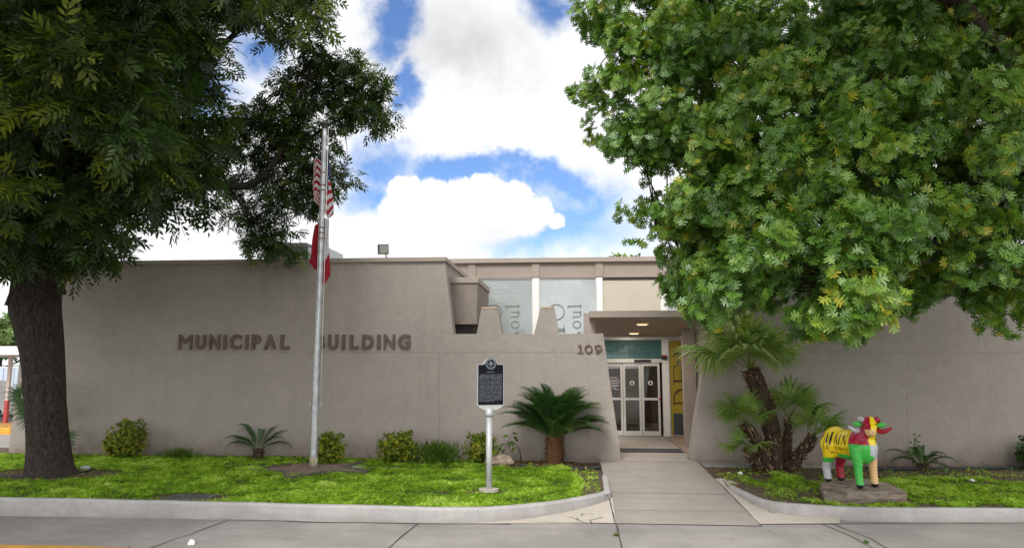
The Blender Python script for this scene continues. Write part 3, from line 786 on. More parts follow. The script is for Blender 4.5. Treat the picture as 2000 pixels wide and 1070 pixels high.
# canopy
c0, c1 = P(1151.7, 619, YW - .1).x, P(1358, 632, 17.6).x + .03
yf = YW - .1
zfr, zbk = P(1240, 619, yf).z, pd(1240, 659).z + .02
th = P(1240, 606.5, yf).z - zfr
mb = MB()
mb.add([(c0, yf, zfr), (c1, yf, zfr), (c1, yf, zfr + th), (c0, yf, zfr + th), (c0, YD - .085, zbk), (c1, YD - .085, zbk), (c1, YD - .085, zfr + th - .02), (c0, YD - .085, zfr + th - .02)],
       [(0, 1, 2, 3), (0, 3, 7, 4), (1, 5, 6, 2), (3, 2, 6, 7), (4, 7, 6, 5), (0, 4, 5, 1)], 0)
mb.m[-1] = 1
cn = mb.build('canopy', [M['trim'], M['soffit']], B)
m, nt, b_, o = new_mat('lamp_glow'); b_.inputs['Base Color'].default_value = (.8, .6, .4, 1); b_.inputs['Emission Color'].default_value = (1, .68, .36, 1); b_.inputs['Emission Strength'].default_value = .45; M['glow'] = m
m, nt, b_, o = new_mat('lamp_tube'); b_.inputs['Emission Color'].default_value = (1, .85, .62, 1); b_.inputs['Emission Strength'].default_value = 1.3; M['tube'] = m
def zs(y): return zfr + (zbk - zfr) * (y - yf) / (YD - .085 - yf)
for px, yl in ((1254.5, 16.85), (1238, 19.3)):
    x = P(px, 640, yl).x; z = zs(yl); mb = MB()
    mb.box(x - .12, x + .12, yl - .14, yl + .14, z - .024, z - .004); lf = mb.build('ceiling_light', M['glow'], cn)
    mb = MB(); mb.box(x - .10, x + .10, yl - .05, yl + .05, z - .034, z - .026, bev=.003); mb.build('lamp', M['tube'], lf)
    ll_ = bpy.data.lights.new('lamp_light', 'AREA'); ll_.shape = 'RECTANGLE'; ll_.size = .22; ll_.size_y = .26; ll_.energy = 22; ll_.color = (1, .91, .78)
    lo_ = bpy.data.objects.new('lamp_light', ll_); COL.objects.link(lo_); lo_.location = (x, yl, z - .04); put_under(lo_, lf)
# columns
mb = MB(); mb.box(P(1140.5, 640, 15.95).x, P(1163, 640, 15.95).x, 15.95, 16.2, .1, P(1150, 611, 15.95).z); mb.build('column', M['trim'], B)
mb = MB(); mb.box(P(1337.3, 800, 18.2).x, P(1359.5, 800, 18.2).x, 18.2, 18.48, .1, zs(18.2) - .002, bev=.01); mb.build('column', M['trim'], B)
mb = MB(); mb.box(P(1360, 700, 19.5).x, P(1368, 700, 19.5).x, 19.5, 19.62, .1, 4.2); mb.build('downpipe', M['white_paint'], B)

# raised lettering
T = thing('wall_lettering', 'raised brown letters spelling Municipal Building on the grey stucco wall', 'sign', (pw(575, 683).x, YW, pw(575, 683).z))
o4 = lambda x: 330 + x / 4
for word, lets in (('MUNICIPAL', [(80, 190), (215, 297), (320, 406), (430, 457), (478, 576), (599, 627), (651, 725), (746, 846), (874, 949)]),
                   ('BUILDING', [(1152, 1226), (1246, 1328), (1354, 1382), (1414, 1488), (1511, 1603), (1629, 1656), (1681, 1769), (1791, 1889)])):
    for ch, (l, r) in zip(word, lets):
        yb = 682.5 - (l - 80) / 1800 * .8; yt = 653.5 - (l - 80) / 1800 * .6
        if ch in 'CG': yb += .4; yt -= .6
        p0 = pw(o4(l), yb); p1 = pw(o4(r), yt); mb = MB()
        v, f = font_mesh(ch, .0 if ch == 'M' else .02 if ch == 'N' else .04, .5); lo, hi = v.min(0), v.max(0); s = hi - lo
        mb.add([(p0.x + (q[0] - lo[0]) / s[0] * (p1.x - p0.x), YW - .055 + (.5 - q[2]) * .040, p0.z + (q[1] - lo[1]) / s[1] * (p1.z - p0.z)) for q in v], f)
        o_ = mb.build('letter', M['bronze'], T)
T = thing('house_number', 'bronze serif number 109 on the stucco beside the entrance', 'sign', (pw(1150, 689).x, YW, pw(1150, 689).z))
for ch, l, r, yt, yb in (('1', 1128, 1139, 673, 689), ('0', 1141.5, 1157, 673.5, 689.3), ('9', 1161, 1175.5, 673, 689.5)):
    p0 = pw(l, yb); p1 = pw(r, yt); tmp = MB(); serif_text(tmp, ch, (0, 0, 0), (1, 0, 0), (0, 1, 0), 1.0, depth=.03)
    vx = [q[0] for q in tmp.v]; vy = [q[1] for q in tmp.v]; mb = MB()
    mb.add([(p0.x + (q[0] - min(vx)) / (max(vx) - min(vx)) * (p1.x - p0.x), YW - .006 - q[2], p0.z + (q[1] - min(vy)) / (max(vy) - min(vy)) * (p1.z - p0.z)) for q in tmp.v], tmp.f)
    mb.build('digit', M['bronze'], T)

# roof-top floodlight and air unit
q = P(748, 503, 15.75); T = thing('floodlight', 'grey square floodlight on a short stem on the roof edge', 'floodlight', (q.x, 15.75, 4.43))
mb = MB(); mb.tube([(q.x + .08, 15.75, 4.43), (q.x + .08, 15.75, 4.45)], .07, 14); mb.tube([(q.x + .08, 15.75, 4.45), (q.x + .07, 15.75, 4.57)], .022, 10); mb.build('stem', M['galv'], T)
mb = MB(); mb.box(-.115, .115, -.08, .08, -.115, .115, bev=.015); hd = mb.build('housing', M['hvac'], T)
mb = MB(); mb.box(-.095, .095, -.09, -.082, -.095, .095); gl_ = mb.build('lens', simple('flood_lens', (.33, .33, .30), .3, .15, 9), None)
for ob in (hd, gl_): ob.parent = T; ob.matrix_parent_inverse = Matrix.Identity(4); ob.location = (0, 0, .235); ob.rotation_euler = (R(8), R(-4), R(24))
gl_.parent = hd; gl_.location = (0, 0, 0); gl_.rotation_euler = (0, 0, 0)
q0, q1 = P(518, 500, 19).x, P(636, 500, 19).x
T = thing('rooftop_air_unit', 'dark rooftop air conditioning unit half hidden by leaves behind the flags', 'air conditioner', ((q0 + q1) / 2, 19.5, 4.335))
zt_ = P(550, 474, 19).z; zt2 = P(640, 483, 19).z
mb = MB(); mb.box(q0, P(598, 500, 19).x, 19, 20.4, 4.335, zt_, bev=.03); mb.build('cabinet', M['hvac'], T)
mb = MB(); mb.box(P(599, 500, 19).x, P(641, 500, 19).x, 19.05, 20.3, 4.335, zt2, bev=.02)
for k in range(7): z = 4.45 + k * .06; mb.box(P(601, 500, 19).x, P(639, 500, 19).x, 19.03, 19.049, z, z + .03)
mb.build('louvre', M['ltgrey'], T)
# ================================================================== flagpole and flags
b0 = G(612, 915, .08); tp = P(629.5, 243, b0.y)
T = thing('flagpole', 'tall galvanised flagpole standing in the star shaped gravel bed', 'flagpole', tuple(b0))
ax = Vector((b0.x, b0.y, tp.z))          # the pole stands upright
H = tp.z - .06
def polR(z): return .072 - .026 * max(0, z - .06) / H
mb = MB(); zz = [.05 + (H) * i / 24 for i in range(25)]
mb.tube([(b0.x, b0.y, z) for z in zz], [polR(z) for z in zz], 24); mb.build('pole', M['galv'], T)
for px_y in (338, 362, 372, 445, 455, 466):
    z = P(622, px_y, b0.y).z; mb = MB(); mb.tube([(b0.x, b0.y, z - .012), (b0.x, b0.y, z + .012)], polR(z) + .006, 24); mb.build('joint_band', M['rust'], T)
mb = MB(); mb.tube([(b0.x, b0.y, .06), (b0.x, b0.y, .10)], .095, 24); mb.tube([(b0.x, b0.y, .10), (b0.x, b0.y, .30)], [.0805, .0795], 24)
mb.build('base_collar', simple('flaking_yellow_base', (.36, .32, .22), .8, .5, 16), T)
mb = MB(); mb.tube([(b0.x, b0.y, tp.z - .02), (b0.x, b0.y, tp.z + .02), (b0.x, b0.y, tp.z + .05)], [.095, .1, .06], 20); mb.tube([(b0.x, b0.y, tp.z - .07), (b0.x, b0.y, tp.z - .02)], .07, 20); mb.build('truck', M['hvac'], T)
for sx in (-1, 1):
    z = P(610, 792, b0.y).z; x = b0.x + sx * .083; mb = MB()
    mb.tube([(x + sx * .015, b0.y, z - .1), (x + sx * .03, b0.y, z - .03), (x + sx * .03, b0.y, z + .03), (x + sx * .015, b0.y, z + .1)], [.008, .012, .012, .008], 8)
    mb.tube([(x - sx * .008, b0.y, z), (x + sx * .03, b0.y, z)], .012, 8); mb.build('cleat', M['galv'], T)
mb = MB(); zc = P(610, 792, b0.y).z
mb.tube([(b0.x + .112, b0.y - .02, zc), (b0.x + .105, b0.y - .03, 2.6), (b0.x + .09, b0.y - .01, 4.4), (b0.x + .075, b0.y, tp.z - .05)], .008, 6); mb.build('halyard', M['rope'], T)

def cloth(name, S, nS, nT, colf, mats, label, cat, extra=None):
    """hanging flag: S(s,t) -> point; colf(s,t) -> material index"""
    mb = MB(); vs = [S(i / nS, j / nT) for i in range(nS + 1) for j in range(nT + 1)]
    for i in range(nS):
        for j in range(nT):
            a = i * (nT + 1) + j
            mb.add([], []); mb.f.append([a, a + nT + 1, a + nT + 2, a + 1]); mb.m.append(colf((i + .5) / nS, (j + .5) / nT)); mb.sm.append(True)
    mb.v = [tuple(v) for v in vs]
    if extra: extra(mb)
    o = mb.build(name, mats, None, origin=tuple(S(0, 0)), fix=False)
    md = o.modifiers.new('thickness', 'SOLIDIFY'); md.thickness = .004; md.offset = 0
    return tag(o, label, cat)
F_R = simple('flag_red', (.36, .008, .024), .75, .1, 10); F_W = simple('flag_white', (.62, .61, .62), .75, .05, 10); F_B = simple('flag_blue', (.02, .03, .13), .75, .1, 10)
for m_ in (F_R, F_W, F_B):      # thin cloth lets some light through
    nt = m_.node_tree; o_ = [n for n in nt.nodes if n.type == 'OUTPUT_MATERIAL'][0]; b_ = [n for n in nt.nodes if n.type == 'BSDF_PRINCIPLED'][0]
    t_ = nd(nt, 'ShaderNodeBsdfTranslucent'); nt.links.new(b_.inputs['Base Color'].links[0].from_socket, t_.inputs[0])
    x_ = nd(nt, 'ShaderNodeMixShader', Fac=.35); nt.links.new(b_.outputs[0], x_.inputs[1]); nt.links.new(t_.outputs[0], x_.inputs[2]); nt.links.new(x_.outputs[0], o_.inputs[0])
def lerp_pts(tab, s):
    """piecewise linear table [(s, (x, y, z)), ...]"""
    for (a, p), (b, q) in zip(tab[:-1], tab[1:]):
        if s <= b: return Vector(p).lerp(Vector(q), (s - a) / (b - a))
    return Vector(tab[-1][1])
def px3(x, y, dy): return P(x, y, b0.y + dy)
# top and bottom edges of the drooping cloth, followed from the pole round behind it
def us(s, t):
    top = [(0, px3(631, 292, .02)), (.16, px3(640, 298, .10)), (.30, px3(646, 330, .14)), (.46, px3(636, 318, .20)), (.62, px3(618, 304, .18)), (.78, px3(612, 330, .12)), (1, px3(622, 352, .16))]
    bot = [(0, px3(632, 402, .02)), (.16, px3(640, 425, .10)), (.30, px3(651, 417, .14)), (.46, px3(636, 412, .20)), (.62, px3(618, 398, .18)), (.78, px3(611, 386, .12)), (1, px3(624, 402, .16))]
    p = lerp_pts(top, s).lerp(lerp_pts(bot, s), t)
    return p + Vector((.012 * math.sin(7 * t + 9 * s), .03 * math.sin(15 * s + 3 * t), -.05 * math.sin(math.pi * ((s * 3.0) % 1)) * (1 - .3 * t)))
def uscol(s, t):
    if s < .40 and t < .5385 and not (.22 < s < .40 and t > .3): return 2
    tt = t - (.22 * (.30 - s) / .30 if s < .30 else (.18 * (s - .46) if s > .46 else 0))
    return 0 if int(math.floor(tt * 13)) % 2 == 0 else 1
def us_stars(mb):
    for r_ in range(9):
        for c_ in range(6 if r_ % 2 == 0 else 5):
            s = .40 * ((c_ + (1 if r_ % 2 == 0 else 1.5)) / 7); t = .5385 * (r_ + 1) / 10
            if uscol(s, t) != 2: continue
            p = us(s, t); du = (us(s + .004, t) - p); dv = (us(s, t + .004) - p)
            if du.length < 1e-6 or dv.length < 1e-6: continue
            du.normalize(); dv.normalize(); n = du.cross(dv)
            for sg in (1, -1):
                pts = [p + n * (.004 * sg) + (du * math.cos(a * math.pi / 5) + dv * math.sin(a * math.pi / 5)) * (.018 if a % 2 == 0 else .007) for a in range(10)]
                mb.add(pts, [tuple(range(10))], 1)
cloth('flag', us, 60, 52, uscol, [F_R, F_W, F_B], 'red and white striped national flag hanging limp, the upper of two on the pole', 'flag', us_stars)
def tx(s, t):
    top = [(0, px3(631, 425, .02)), (.20, px3(641, 428, .09)), (.36, px3(643, 434, .12)), (.5, px3(628, 430, .17)), (.66, px3(615, 440, .14)), (1, px3(606, 505, .10))]
    bot = [(0, px3(628, 515, .02)), (.20, px3(631, 560, .09)), (.36, px3(644, 538, .12)), (.5, px3(628, 530, .17)), (.66, px3(616, 526, .14)), (1, px3(603, 512, .10))]
    p = lerp_pts(top, s).lerp(lerp_pts(bot, s), t)
    return p + Vector((.01 * math.sin(6 * t + 7 * s), .025 * math.sin(13 * s + 2 * t), 0))
def txcol(s, t):
    if s < .10: return 2
    if s > .56: return 0
    return 1 if t < .70 - .45 * (s - .1) else 0
cloth('flag', tx, 50, 40, txcol, [F_R, F_W, F_B], 'red white and blue state flag drooping below the striped flag on the pole', 'flag')

# ================================================================== star bed
zb_ = .075
star = [(445, 926), (600, 922), (590, 927), (625, 938), (668, 926), (712, 919), (690, 913), (672, 906), (560, 908), (520, 916)]
def lawnp(x, y, z=.075): return G(x, y, z)
cst = Vector((b0.x, b0.y - .05, 0)); Rr_ = 1.10
T = thing('star_bed', 'star shaped gravel bed edged with dark timber round the flagpole foot', 'flower bed', (cst.x, cst.y, .06))
pts = []
for i in range(10):
    a = R(-90 + 36 * i); r = (1.22 if i % 2 == 0 else .56)
    pts.append((cst.x + r * math.cos(a) * 1.02, cst.y + r * math.sin(a), .098))
mb = MB(); mb.prism([(x, y, .02) for x, y, z in pts], (0, 0, .082)); mb.build('gravel', M['gravel'], T)
for i in range(10):
    if i in (4, 5): continue
    a = Vector(pts[i]); b = Vector(pts[(i + 1) % 10]); d = (b - a).normalized(); n = Vector((d.y, -d.x, 0)); mb = MB()
    a2 = a + d * .02; b2 = b - d * .02
    mb.prism([a2 + n * .002 + Vector((0, 0, -.1)), b2 + n * .002 + Vector((0, 0, -.1)), b2 + n * .055 + Vector((0, 0, -.1)), a2 + n * .055 + Vector((0, 0, -.1))], (0, 0, .125)); mb.build('edging', M['timber'], T)
# pale bare slabs beside the star
mb = MB()
for q in ([(518, 913), (560, 908), (575, 914), (520, 921)], [(672, 906), (712, 907), (715, 917), (676, 914)]):
    mb.prism([(p.x, p.y, .05) for p in (G(x, y, .09) for x, y in q)], (0, 0, .042))
structure(mb.build('pavement', M['walk']))

# ================================================================== historical marker
b1 = G(955, 957, .07); MY = b1.y
T = thing('historical_marker', 'black and silver historical marker plaque on a grey post in the lawn', 'marker', (b1.x, b1.y, .07))
zA = P(955, 812, MY).z
mb = MB(); mb.tube([(b1.x, MY, .02), (b1.x, MY, zA)], .05, 20); mb.build('post', M['galvpaint'], T)
mb = MB(); mb.tube([(b1.x, MY, zA - .005), (b1.x, MY, zA + .02), (b1.x, MY, P(955, 797, MY).z)], [.062, .075, .075], 20); mb.build('collar', M['galvpaint'], T)
mb = MB(); mb.prism([(b1.x + .16 * math.cos(k * math.pi / 8), MY + .13 * math.sin(k * math.pi / 8) - .04, .06) for k in range(16)], (0, 0, .045)); mb.build('footing', M['apron'], T)
zc_ = (P(955, 712, MY).z + P(955, 790, MY).z) / 2; hh = (P(955, 712, MY).z - P(955, 790, MY).z) / 2; hw = .215
def plaque(w_, h_, top, lip):
    """outline of the plaque: shouldered arch above, shallow bowl below (local x, z)"""
    o = [(-w_, -h_), (-w_, h_)] + [(-w_ * .62 + 0, h_)]
    o += [(-w_ * .62 + w_ * .14 * math.sin(R(a)), h_ + w_ * .14 * (1 - math.cos(R(a)))) for a in (20, 40, 60)]
    o += [(w_ * .44 * math.cos(R(a)), h_ + top * math.sin(R(a))) for a in range(160, 19, -12)]
    o += [(w_ * .62 - w_ * .14 * math.sin(R(a)), h_ + w_ * .14 * (1 - math.cos(R(a)))) for a in (60, 40, 20)] + [(w_ * .62, h_), (w_, h_), (w_, -h_)]
    if lip: o += [(w_ * c, -h_ - lip * s) for c, s in ((.8, .5), (.45, 1), (-.45, 1), (-.8, .5))]
    return o
rot = Matrix.Rotation(R(24), 3, 'Z'); cc = Vector((b1.x + .01, MY, zc_))
def L2(x, y, z): return cc + rot @ Vector((x, y, z))
mb = MB(); mb.prism([L2(x, .045, z) for x, z in plaque(hw + .011, hh + .009, .098, .075)], rot @ Vector((0, -.085, 0))); pl = mb.build('plaque', M['galvpaint'], T)
mb = MB(); mb.prism([L2(x, -.0405, z) for x, z in plaque(hw, hh, .09, 0)], rot @ Vector((0, -.004, 0))); fa = mb.build('plaque_face', simple('black_enamel', (.006, .007, .012), .6, .2, 10, spec=.15), pl)
M['silver'] = simple('silver_text', (.20, .215, .25), .5, .2, 30, metallic=.3)
mb = MB(); y_ = -.0475
cz = hh + .02
for k in range(40):
    a, b = 2 * math.pi * k / 40, 2 * math.pi * (k + 1) / 40
    for r0, r1 in ((.082, .092), (.060, .066)):
        mb.add([L2(r * math.cos(t), y_, cz + r * math.sin(t) * 1.05) for r, t in ((r0, a), (r1, a), (r1, b), (r0, b))], [(0, 1, 2, 3)])
for k in range(26):
    a = 2 * math.pi * k / 26; mb.add([L2(.068 * math.cos(a), y_, cz + .071 * math.sin(a)), L2(.079 * math.cos(a), y_, cz + .083 * math.sin(a)), L2(.079 * math.cos(a + .12), y_, cz + .083 * math.sin(a + .12)), L2(.068 * math.cos(a + .12), y_, cz + .071 * math.sin(a + .12))], [(0, 1, 2, 3)])
tex = [(-.022, .045), (-.005, .045), (-.005, .022), (.018, .018), (.036, .014), (.040, -.008), (.028, -.018), (.010, -.034), (.006, -.050), (-.006, -.042), (-.016, -.022), (-.026, -.018), (-.034, -.026), (-.050, -.002), (-.022, -.002)]
mb.add([L2(x, y_, cz + z * 1.1 + .004) for x, z in tex], [tuple(range(len(tex)))])
mb.build('seal', M['silver'], fa)
mb = MB(); rr = random.Random(3)
def dash(x0, x1, z, h):
    x = x0
    while x < x1 - .004:
        w_ = rr.uniform(.006, .011)
        for zz0, zz1 in ((0, h * .32), (h * .62, h)) if rr.random() < .4 else ((0, h),):
            mb.add([L2(x, y_, z + zz0), L2(min(x + w_ * .72, x1), y_, z + zz0), L2(min(x + w_ * .72, x1), y_, z + zz1), L2(x, y_, z + zz1)], [(0, 1, 2, 3)])
        x += w_
        if rr.random() < .2: x += .009
dash(-.075, .075, hh - .125, .013)
for k in range(22):
    z = hh - .165 - k * .0205
    if z < -hh + .03: break
    dash(-.195 + (.025 if k == 0 else 0), .195 if z > -hh + .06 else .06, z, .0115)
mb.build('plaque_text', M['silver'], fa)

# ================================================================== painted ram statue on its rock
rf = G(1690, 951, .22); rb = G(1636, 938, .22)
heading = math.atan2(rf.y - rb.y, rf.x - rb.x) + R(9)
mid = (rf + rb) / 2
rk = MB()
outl = [(1600, 941), (1640, 936), (1690, 937), (1733, 944), (1765, 955), (1771, 972), (1700, 960), (1655, 962), (1612, 962)]
tops = [G(1601, 942, .22), G(1622, 934, .22), G(1690, 935, .22), G(1735, 942, .22), G(1768, 956, .21), G(1770, 961, .20), G(1700, 959, .215), G(1655, 958, .22), G(1610, 955, .21)]
lay = [(.0, .98), (.25, 1.0), (.55, 1.03), (.8, 1.0), (1.0, .97)]
cR = sum(tops, Vector()) / len(tops); vs = []; sub = []
for i in range(len(tops)):
    for k in range(5): sub.append(tops[i].lerp(tops[(i + 1) % len(tops)], k / 5))
n = len(sub)
for t, s in lay:
    for p in sub:
        q = cR + (p - cR) * (s + .10 * mnoise.noise((p.x * 2.5, p.y * 2.5, t * 4)) * (1 if t < 1 else .4)); vs.append((q.x, q.y, -.02 + (p.z + .02) * t + .012 * mnoise.noise((p.x * 4, p.y * 4, t))))
fs = [(k * n + i, k * n + (i + 1) % n, (k + 1) * n + (i + 1) % n, (k + 1) * n + i) for k in range(len(lay) - 1) for i in range(n)] + [tuple(range((len(lay) - 1) * n, len(lay) * n))]
rk.add(vs, fs)
m, nt, b_, o = new_mat('layered_rock'); v = coords(nt, (2.5, 2.5, 9), world=True)
a_ = noise(nt, v, 1.6, 7, .7, .5); nt.links.new(ramp(nt, a_, [(.3, (.09, .065, .05)), (.45, (.24, .18, .135)), (.58, (.36, .30, .25)), (.72, (.20, .155, .12))]), b_.inputs['Base Color'])
b_.inputs['Roughness'].default_value = .95; bump(nt, b_, a_, 1.0, .09); M['rock'] = m
tag(rk.build('rock_plinth', M['rock'], None, origin=(cR.x, cR.y, 0)), 'flat layered brown rock slab under the painted ram statue', 'rock')

def ellip(bm, c, r, rotm=None, seg=20):
    k = bmesh.ops.create_uvsphere(bm, u_segments=seg, v_segments=seg // 2 + 2, radius=1)
    for v in k['verts']:
        q = Vector((v.co.x * r[0], v.co.y * r[1], v.co.z * r[2])); q = rotm @ q if rotm else q
        v.co = q + Vector(c)
def limb(bm, pts):
    """tapering limb: chain of overlapping balls along the joints [(pos, radius)]"""
    for (p, r), (q, s) in zip(pts[:-1], pts[1:]):
        p, q = Vector(p), Vector(q); n = max(2, int((q - p).length / (min(r, s) * .35)))
        for i in range(n + 1):
            t = i / n; rad = r + (s - r) * t; ellip(bm, p.lerp(q, t), (rad, rad, rad), seg=12)
def fuse(name, bm, vox, sm=6):
    me = bpy.data.meshes.new(name); bm.to_mesh(me); bm.free(); o = bpy.data.objects.new(name, me); COL.objects.link(o)
    r_ = o.modifiers.new('r', 'REMESH'); r_.mode = 'VOXEL'; r_.voxel_size = vox
    s_ = o.modifiers.new('s', 'SMOOTH'); s_.iterations = sm; s_.factor = .5
    dg = bpy.context.evaluated_depsgraph_get(); dg.update(); out_ = bpy.data.meshes.new_from_object(o.evaluated_get(dg)); out_.name = name
    bpy.data.objects.remove(o); bpy.data.meshes.remove(me); return out_
RAM = thing('ram_statue', 'painted ram statue in yellow, crimson and green patches standing on a rock', 'statue', (mid.x, mid.y, .215), heading)
def gloss(name, c): return simple(name, c, .28, .06, 6, spec=.5, bmp=.05, bscale=60)
RC = [gloss('gloss_yellow', (.90, .66, .008)), gloss('gloss_crimson', (.38, .01, .035)), gloss('gloss_green', (.06, .50, .07)), gloss('gloss_grey', (.52, .53, .56)), gloss('gloss_peach', (.80, .50, .24)), gloss('gloss_black', (.015, .015, .02))]
bm = bmesh.new()
# +x is forward, +y its left; the right flank (-y) faces the street
ellip(bm, (0, 0, .635), (.37, .195, .22)); ellip(bm, (-.24, 0, .645), (.20, .20, .245)); ellip(bm, (.20, 0, .635), (.21, .21, .255))
ellip(bm, (.31, 0, .60), (.16, .175, .24)); ellip(bm, (-.05, 0, .53), (.31, .17, .15)); ellip(bm, (-.36, 0, .72), (.08, .10, .12))
limb(bm, [((.27, 0, .74), .165), ((.36, 0, .87), .125), ((.40, 0, .95), .10)])          # neck
for s in (-1, 1):
    limb(bm, [((.25, s * .125, .58), .115), ((.27, s * .145, .45), .086), ((.285, s * .155, .30), .060), ((.29, s * .155, .16), .056), ((.30, s * .155, .045), .058)])
    limb(bm, [((-.26, s * .12, .60), .15), ((-.25, s * .135, .46), .105), ((-.30, s * .14, .33), .072), ((-.335, s * .14, .24), .062), ((-.32, s * .14, .13), .060), ((-.31, s * .14, .045), .060)])
body_me = fuse('body', bm, .0115, 8)
for v in body_me.vertices:          # woolly legs: a shallow curl in the plaster
    if v.co.z < .46: v.co += v.normal * (.0045 * math.sin(v.co.z * 130 + 3 * math.sin(v.co.x * 90 + v.co.y * 70)))
body_me.materials.clear()
for m_ in RC: body_me.materials.append(m_)
def paint(c, nrm):
    x, y, z = c
    if z < .055 and (x > .2 or x < -.2): return 5
    if x > .17 and z < .50:                         # forelegs
        if y < -.02: return 2
        if y > .02: return 4 if nrm.y < .55 and z < .43 else (1 if z < .43 else 3)
    if x < -.10 and z < .50:                        # hind legs
        if y > .0: return 1
        return 0 if z > .40 else (2 if z > .32 else 3)
    if z < .475 and abs(y) < .16: return 2
    if x > .17:
        if z > .665: return 1 if y < -.075 else (0 if y < .08 else 2)
        if y < -.07: return 2
        return 3 if y < .05 else (2 if nrm.y > .5 and z > .55 else 3)
    if nrm.x < -.75: return 1
    if y > .06 and nrm.y > .3: return 2 if x > -.1 else 1
    return 0
for p in body_me.polygons: p.material_index = paint(p.center, p.normal); p.use_smooth = True
bo = bpy.data.objects.new('body', body_me); COL.objects.link(bo); bo.parent = RAM
def under(o, p): o.parent = p; return o
def local_mesh(mb, name, mat, p):
    o = mb.build(name, mat); o.parent = p; return o
# head turned a little to its right
HR = Matrix.Rotation(R(-4), 3, 'Z'); HC = Vector((.40, -.01, .93))
bm = bmesh.new()
ellip(bm, (0, 0, .03), (.115, .105, .125)); ellip(bm, (.055, 0, -.035), (.11, .088, .115), Matrix.Rotation(R(35), 3, 'Y')); ellip(bm, (.115, 0, -.065), (.072, .066, .066)); ellip(bm, (.0, 0, .09), (.09, .09, .07))
for s in (-1, 1): ellip(bm, (.075, s * .070, .045), (.03, .022, .022))
head_me = fuse('head', bm, .009, 5); head_me.materials.clear()
for m_ in RC: head_me.materials.append(m_)
for p in head_me.polygons:
    c = p.center; p.use_smooth = True
    p.material_index = 4 if (c.x > .118 and c.z < -.02) else (1 if c.y < .0 else 0)
ho = bpy.data.objects.new('head', head_me); COL.objects.link(ho); ho.parent = RAM; ho.location = HC; ho.rotation_euler = (0, 0, R(-44)); ho.scale = (1.07, 1.07, 1.07)
mb = MB()
for s in (-1, 1): mb.sphere((.184, s * .026, -.055), (.008, .010, .007), seg=10, rings=6)
mb.tube([(.186, -.03, -.088), (.190, 0, -.092), (.186, .03, -.088)], .003, 6); local_mesh(mb, 'nostril', RC[5], ho)
for s in (-1, 1):
    mb = MB(); mb.sphere((.096, s * .080, .05), (.014, .012, .011), seg=12, rings=8); local_mesh(mb, 'eye', RC[5], ho)
    mb = MB()                                       # leaf shaped ear standing out sideways
    pth = [(.02, s * .085, .035), (.025, s * .13, .035), (.03, s * .175, .042), (.03, s * .215, .05)]
    vs = []
    for (x, y, z), w_ in zip(pth, (.022, .038, .034, .006)):
        for a in range(10): vs.append((x + .016 * math.sin(a * math.pi / 5), y, z + w_ * math.cos(a * math.pi / 5)))
    mb.add(vs, [(i * 10 + a, i * 10 + (a + 1) % 10, (i + 1) * 10 + (a + 1) % 10, (i + 1) * 10 + a) for i in range(3) for a in range(10)] + [tuple(range(10)), tuple(range(30, 40))], 0, True)
    local_mesh(mb, 'ear', RC[2], ho)
    mb = MB()                                       # curled horn: up from the brow, round behind the ear, out and up again
    ctl = [(.03, .065, .09), (.005, .10, .12), (-.045, .115, .105), (-.075, .115, .05), (-.065, .115, -.01), (-.02, .12, -.055), (.03, .16, -.062), (.055, .215, -.035), (.065, .275, .01)]
    rr_ = [.034, .038, .038, .036, .036, .036, .034, .028, .016]
    pth = []; rad = []
    for i in range(len(ctl) - 1):
        for k in range(4): t = k / 4; pth.append(Vector(ctl[i]).lerp(Vector(ctl[i + 1]), t)); rad.append(rr_[i] + (rr_[i + 1] - rr_[i]) * t)
    pth.append(Vector(ctl[-1])); rad.append(rr_[-1])
    for _ in range(3): pth = [pth[0]] + [(pth[i - 1] + pth[i] * 2 + pth[i + 1]) / 4 for i in range(1, len(pth) - 1)] + [pth[-1]]
    mb.tube([(p.x, p.y * s, p.z) for p in pth], rad, 14); local_mesh(mb, 'horn', RC[3] if s < 0 else RC[1], ho)
mb = MB(); mb.tube([(-.43, 0, .76), (-.47, 0, .70), (-.465, .01, .60), (-.455, .01, .54)], [.03, .035, .032, .015], 10); local_mesh(mb, 'tail', RC[1], RAM)
# lettering painted on the flank and chest, laid onto the curved body
bvh = BVHTree.FromPolygons([v.co for v in body_me.vertices], [tuple(p.vertices) for p in body_me.polygons])
def decal(tris, to3, direction, name, mat):
    mb = MB(); d = Vector(direction)
    for poly in tris:
        q = []
        for x, y in poly:
            hit = bvh.ray_cast(Vector(to3(x, y)) - d * 1.0, d)
            if hit[0] is None: q = None; break
            q.append(hit[0] + hit[1] * .004)
        if q: mb.add(q, [tuple(range(len(q)))])
    o = mb.build(name, mat, None, fix=False); o.parent = bo; return o
def strokes(polys):
    out_ = []
    for poly, w_ in polys:
        pts_ = []
        for a, b in zip(poly[:-1], poly[1:]):
            n_ = max(1, int(math.dist(a, b) / .025)); pts_ += [(a[0] + (b[0] - a[0]) * k / n_, a[1] + (b[1] - a[1]) * k / n_) for k in range(n_)]
        pts_.append(poly[-1])
        out_ += [[(p.x, p.y) for p in q] for q in ribbon(pts_, w_)]
    return out_
flank = lambda x, y: (x * .88 + .045, -.5, y - .012)
th_, tn_ = .020, .008
main_ = [([(-.335, .53), (-.330, .80)], tn_), ([(-.330, .80), (-.285, .645)], th_), ([(-.285, .645), (-.240, .82)], tn_ * 1.2), ([(-.250, .82), (-.240, .62)], th_ * 1.3),
         ([(-.185, .64), (-.150, .80)], tn_), ([(-.150, .80), (-.115, .64)], th_), ([(-.172, .70), (-.130, .70)], tn_), ([(-.075, .64), (-.055, .80)], th_),
         ([(-.010, .64), (.010, .80)], tn_ * 1.3), ([(.010, .80), (.055, .64)], th_), ([(.055, .64), (.080, .80)], tn_)]
